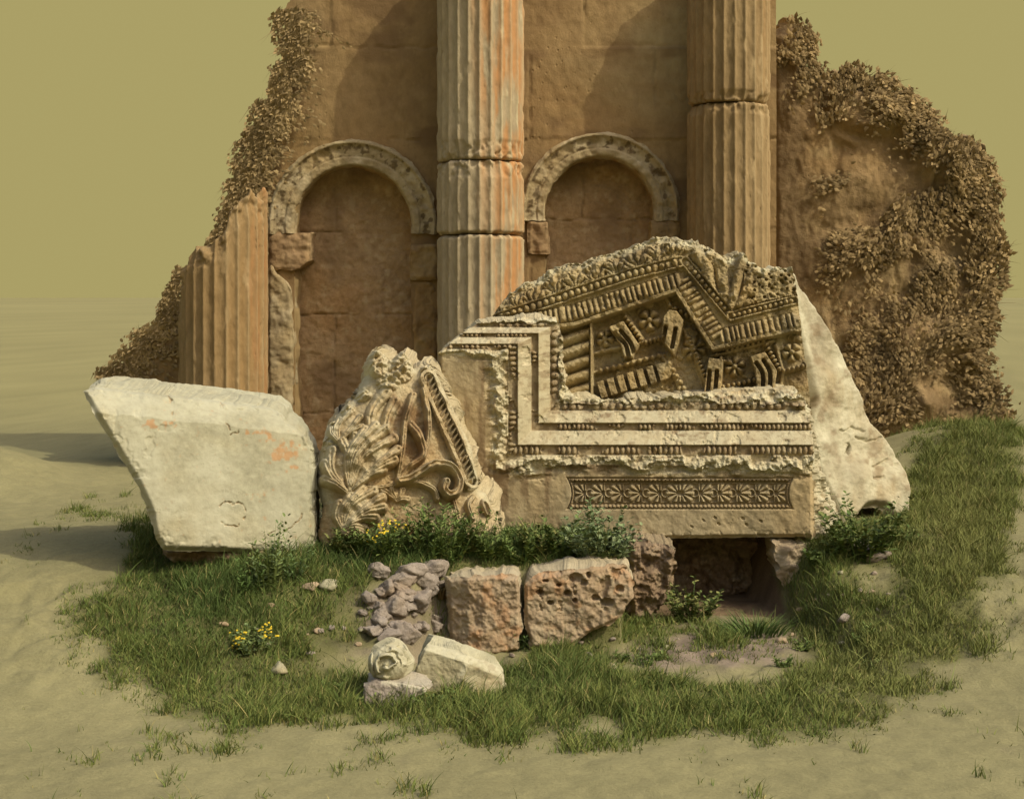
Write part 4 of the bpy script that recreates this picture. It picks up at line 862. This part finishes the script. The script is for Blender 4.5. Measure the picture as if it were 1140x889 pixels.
def plant(name, label, p, stems, h, spread, leaf, tone, tone2, lps=14, group=None, upright=.5, round_=False, flower=None, seed=1):
    r = np.random.RandomState(seed); t = thing(name, p, label, 'plant', group)
    sb, sd, ln = [], [], []; Lp, Ld, Lt, Ls = [], [], [], []; fl = []
    for i in range(stems):
        a = r.uniform(0, 2 * np.pi); rad = spread * math.sqrt(r.uniform()) ; b = np.array([p[0] + math.cos(a) * rad * .6, p[1] + math.sin(a) * rad * .35, 0.0]); b[2] = float(gz(b[0], b[1])) - .02
        if p[2] > b[2] + .15: b[2] = p[2]
        d = np.array([math.cos(a) * (1 - upright) * r.uniform(.3, 1.1), math.sin(a) * (1 - upright) * .7, 1.0]); d /= np.linalg.norm(d)
        l = h * r.uniform(.55, 1.05) * (1 - .35 * rad / (spread + 1e-6)); sb.append(b); sd.append(d); ln.append(l)
        bend = np.array([math.cos(a), math.sin(a), 0]) * .15
        for k in range(lps):
            u = r.uniform(.12, 1.0); c = b + d * l * u + bend * l * u * u
            az = r.uniform(0, 2 * np.pi); o = np.array([math.cos(az), math.sin(az) , r.uniform(.1, 1.0)]); o /= np.linalg.norm(o)
            Lp.append(c); Ld.append(o); Ls.append(leaf * r.uniform(.6, 1.25) * (1.1 - .4 * u)); q = r.uniform()
            Lt.append(np.array(tone) * (1 - q) + np.array(tone2) * q)
        if flower and r.uniform() < .6: fl.append(b + d * l * 1.02 + bend * l)
    sb, sd, ln = np.array(sb), np.array(sd), np.array(ln); bend = np.stack([sd[:, 0], sd[:, 1], 0 * sd[:, 0]], -1) * .3
    V, F, T = strips(sb, sd, ln, np.full(len(sb), max(.006, leaf * .14)), bend, 4, np.tile(np.array(tone) * .9, (len(sb), 1)), np.tile([0., 1., 0.], (len(sb), 1)))
    build('stem', V, [F], M_LEAF, t, None, {'tone': T})
    # leaves: folded pointed or rounded blades
    P = np.array(Lp); D = np.array(Ld); Sz = np.array(Ls)[:, None]; n = len(P)
    sd_ = np.cross(D, np.array([0, 0, 1.])); sd_ /= np.linalg.norm(sd_, axis=1, keepdims=True) + 1e-9; up = np.cross(sd_, D)
    wdt = .34 if round_ else .2
    pts = [P, P + D * Sz * .35 + sd_ * Sz * wdt + up * Sz * .06, P + D * Sz * .8 + sd_ * Sz * wdt * .75 + up * Sz * .03, P + D * Sz - up * Sz * .08, P + D * Sz * .8 - sd_ * Sz * wdt * .75 + up * Sz * .03, P + D * Sz * .35 - sd_ * Sz * wdt + up * Sz * .06, P + D * Sz * .55 - up * Sz * .03]
    V = np.stack(pts, 1).reshape(-1, 3)
    f = np.array([[0, 1, 6], [1, 2, 6], [2, 3, 6], [3, 4, 6], [4, 5, 6], [5, 0, 6]]); F = ((np.arange(n) * 7)[:, None, None] + f[None]).reshape(-1, 3)
    build('foliage', V, [F], M_LEAF, t, [False], {'tone': np.repeat(np.array(Lt), 7, 0)})
    if fl:
        C = np.array(fl); C = np.repeat(C, 4, 0) + r.normal(0, .025, (len(fl) * 4, 3)); V = []; F = []
        for i, c in enumerate(C):
            b = len(V); V.append(c + np.array([0, 0, .004]))
            for k in range(6): V.append(c + .014 * np.array([math.cos(k * 1.047), math.sin(k * 1.047) * .6, .6 * math.sin(k * 1.047)]))
            F += [[b, b + 1 + k, b + 1 + (k + 1) % 6] for k in range(6)]
        build('blossom', np.array(V), [np.array(F)], M_LEAF, t, [False], {'tone': np.tile([.55, .40, .03], (len(V), 1))})
    return t
G1, G2, G3, G4 = (.085, .135, .034), (.18, .225, .065), (.13, .18, .075), (.25, .29, .14)
Y1, Y2 = (.14, .15, .045), (.24, .23, .08)
def at(px, py): return tuple(gpx(px, py))
plant('weed', 'tall sparse weed with small leaves before the right half of the plain pale block', at(302, 656), 18, .98, .24, .095, G2, G3, 18, upright=.75, seed=11)
plant('weed', 'short leafy weed at the lower right corner of the plain pale block', at(328, 648), 14, .62, .16, .07, G1, G3, 12, upright=.7, seed=12)
plant('weed', 'dark leafy weed in the shade under the plain pale block', at(276, 660), 14, .5, .22, .08, G1, G1, 12, upright=.6, seed=13)
plant('weed', 'grey green weed with yellow flowers in the left grass', at(282, 722), 22, .32, .26, .065, G2, G3, 12, flower=True, seed=14, round_=True)
ROW = [(384, 606, .26, 'low weed touching the right edge of the plain pale block'), (404, 606, .28, 'small weed in front of the lowest acanthus leaf'), (428, 604, .36, 'yellowish weed left of the tallest weed clump before the capital'), (452, 606, .40, 'bushy weed under the scroll of the capital, just left of the tallest one'),
       (478, 604, .52, 'tallest weed of the clump before the capital scroll'), (500, 606, .46, 'thick dark weed just right of the tallest one before the capital'), (524, 606, .44, 'dense weed in front of the right foot of the capital'), (548, 606, .36, 'weed at the right tip of the capital'),
       (578, 606, .30, 'thin weed on the terrace between the capital and the frame block panel'), (604, 606, .34, 'small weed left of the grey green round bush'), (626, 606, .36, 'leafy weed touching the left side of the grey green round bush')]
for i, (px, py, h, lab) in enumerate(ROW):
    plant('weed', lab, at(px, 617 + (i % 3) * 3), 24, h * 1.7, .24, .10, G1, G2 if i % 3 else Y2, 18, 'row of weeds along the terrace edge', .6, seed=30 + i, flower=(i == 2))
plant('bush', 'round grey green bush below the left end of the frieze panel', at(668, 626), 60, .82, .46, .10, G3, G4, 16, None, .35, True, seed=51)
plant('bush', 'olive bush with pale leaf tips growing in front of the dark hollow', at(770, 690), 34, .62, .32, .085, G1, Y2, 16, None, .4, True, seed=52)
plant('bush', 'dark green bush at the foot of the leaning stone', at(964, 622), 60, 1.0, .48, .10, G1, Y1, 16, None, .4, True, seed=53)
plant('bush', 'low dark green bush below the broken end of the frame block', at(915, 624), 26, .28, .35, .08, G1, G2, 12, None, .4, True, seed=54)
plant('bush', 'low green weed right of the dark bush near the tip of the leaning stone', at(1004, 606), 18, .32, .25, .08, G1, Y1, 12, None, .5, False, seed=55)
plant('weed', 'small dark weed in the crack between the two step blocks', at(580, 724), 12, .36, .14, .07, (.04, .06, .022), G1, 10, None, .75, seed=56)
for i, (px, py, h, lab) in enumerate([(716, 740, .16, 'tiny weed on the bare patch below the olive bush'), (694, 735, .14, 'tiny weed at the left end of the bare patch'), (872, 742, .2, 'small weed lowest on the bare slope at the right'), (895, 725, .2, 'small weed mid way up the bare slope at the right'),
                                      (962, 712, .24, 'upright small weed in the right grass'), (968, 748, .2, 'yellowish small weed low in the right grass'), (735, 735, .14, 'flat little weed right of the bare patch centre'), (370, 772, .22, 'single dark upright weed left of the grey slab'),
                                      (404, 784, .2, 'dark weed against the left side of the grey slab'), (470, 788, .24, 'dark weed between the grey slab and the wedge fragment'), (500, 786, .2, 'dark weed in front of the wedge fragment')]):
    plant('weed', lab, at(px, py), 10, h, .14, .065, G1 if i != 5 else Y1, G2, 9, 'small scattered weeds', .6, seed=70 + i)
def tuft(label, p, n, h, tone, seed, spread=.18):
    r = np.random.RandomState(seed); a = r.uniform(0, 2 * np.pi, n); rad = spread * np.sqrt(r.uniform(size=n))
    b = np.stack([p[0] + np.cos(a) * rad, p[1] + np.sin(a) * rad * .5, np.full(n, p[2] - .02)], -1)
    d = np.stack([np.cos(a) * .4 + r.normal(0, .1, n), np.sin(a) * .4, np.ones(n)], -1); d /= np.linalg.norm(d, axis=1, keepdims=True)
    q = r.uniform(.7, 1.3, (n, 1))
    V, F, T = strips(b, d, h * r.uniform(.5, 1.1, n), np.full(n, .016), np.stack([np.cos(a) * .3, np.sin(a) * .2, -.25 * np.ones(n)], -1), 5, np.array(tone) * q)
    tag(build('grass_tuft', V, [F], M_GRASS, None, None, {'tone': T}, loc=p), label, 'grass')
tuft('spiky green grass tuft on the lip of the dark hollow', at(840, 706), 190, .36, (.085, .13, .035), 91, .36)
tuft('dry brown grass tuft between the rubble heap and the square step block', at(490, 664), 70, .34, (.16, .11, .045), 92, .12)
tuft('dry brown tuft at the foot of the square step block', at(490, 724), 60, .26, (.13, .085, .04), 93, .12)

# dry ivy matted over the broken wall edges and the rubble wall
def ivy(label, p, Y, ang, tone, seed, leaf=(.05, .11), twig=.25):
    r = np.random.RandomState(seed); n = len(p)
    Yy = Y(p[:, 0], p[:, 1]) - r.uniform(-.02, .16, n)
    b = np.stack([(p[:, 0] - CX) / FPX * Yy, Yy, CAMZ - (p[:, 1] - HZ) / FPX * Yy], -1)
    th = np.radians(ang(p[:, 0], p[:, 1]) + r.normal(0, 28, n) + 180 * (r.uniform(size=n) < .3))
    d = np.stack([np.cos(th), r.normal(-.1, .35, n), np.sin(th)], -1); d /= np.linalg.norm(d, axis=1, keepdims=True)
    q = r.uniform(.82, 1.18, (n, 1)) * (1 + .25 * fbm(p[:, 0] / 25, p[:, 1] / 25, 0, 3, seed))[:, None]; T = np.array(tone) * q
    t = thing('dry_ivy', tuple(b.mean(0)), label, 'plant')
    k = r.uniform(size=n) < twig; m = k.sum()
    bend = np.stack([r.normal(0, .4, m), r.normal(0, .2, m), -r.uniform(-.1, .5, m)], -1)
    V, F, T2 = strips(b[k], d[k], r.uniform(.10, .32, m), r.uniform(.006, .014, m), bend, 4, T[k] * .8)
    build('twigs', V, [F], M_DRY, t, None, {'tone': T2})
    L_ = r.uniform(*leaf, n)[:, None]; nrm = np.stack([r.normal(0, .3, n), -np.ones(n), r.normal(.1, .3, n)], -1)
    sd_ = np.cross(d, nrm); sd_ /= np.linalg.norm(sd_, axis=1, keepdims=True) + 1e-9
    pts = [b - d * L_ * .1, b + d * L_ * .3 + sd_ * L_ * .36, b + d * L_ * .62 + sd_ * L_ * .2 + nrm * L_ * .05, b + d * L_ + nrm * L_ * .1, b + d * L_ * .62 - sd_ * L_ * .2 + nrm * L_ * .05, b + d * L_ * .3 - sd_ * L_ * .36, b + d * L_ * .4 + nrm * L_ * .08]
    V = np.stack(pts, 1).reshape(-1, 3); f = np.array([[0, 1, 6], [1, 2, 6], [2, 3, 6], [3, 4, 6], [4, 5, 6], [5, 0, 6]])
    build('foliage', V, [((np.arange(n) * 7)[:, None, None] + f[None]).reshape(-1, 3)], M_DRY, t, [False], {'tone': np.repeat(T, 7, 0)})
def along(outline, n, inset, out_, seed):
    r = np.random.RandomState(seed); P = np.array(outline, float); sg = np.diff(P, axis=0); le = np.hypot(sg[:, 0], sg[:, 1]); cu = np.concatenate([[0], np.cumsum(le)])
    u = r.uniform(0, cu[-1], n); i = np.clip(np.searchsorted(cu, u) - 1, 0, len(le) - 1); f = (u - cu[i]) / le[i]
    nm = np.stack([sg[i][:, 1], -sg[i][:, 0]], -1) / le[i][:, None]
    off = out_ - (inset + out_) * np.abs(r.normal(0, .42, n)) + 3 * r.normal(size=n)
    p = P[i] + sg[i] * f[:, None] + nm * off[:, None]
    return p + 9 * np.stack([fbm(p[:, 0] / 24, p[:, 1] / 24, 0, 3, seed), fbm(p[:, 0] / 24, p[:, 1] / 24, 5, 3, seed)], -1)
ivy('dry brown ivy matted along the broken left edge of the temple wall', along(wall_out()[1:11][::-1], 11000, 42, 5, 5), lambda x, y: WY - .05 + 0 * x, lambda x, y: 55 + 0 * x, (.29, .21, .10), 5, (.05, .11), .2)
rr = np.random.RandomState(8); q_ = np.stack([rr.uniform(872, 1125, 60000), rr.uniform(28, 500, 60000)], -1)
q_ = q_[(r_sdf(q_[:, 0], q_[:, 1]) > 0) & (fbm(q_[:, 0] / 40, q_[:, 1] / 40, 0, 4, 203) + .004 * (q_[:, 0] - 960) > rr.uniform(.0, 1.3, len(q_))) & (q_[:, 0] > 908)]
e_ = along(RUIN[2:-3], 9000, 46, 5, 6)
pR = np.concatenate([q_, e_])
yR = lambda x, y: WY + .7 - .06 * (x - 980) / FPX * WY - np.clip(r_d(x, y), -.1, .6)
ivy('dry brown ivy covering the face and ragged edge of the rubble wall', pR, yR, lambda x, y: 80 * np.sin(x / 47 + y / 61) + 60, (.255, .182, .086), 6, (.05, .12), .14)
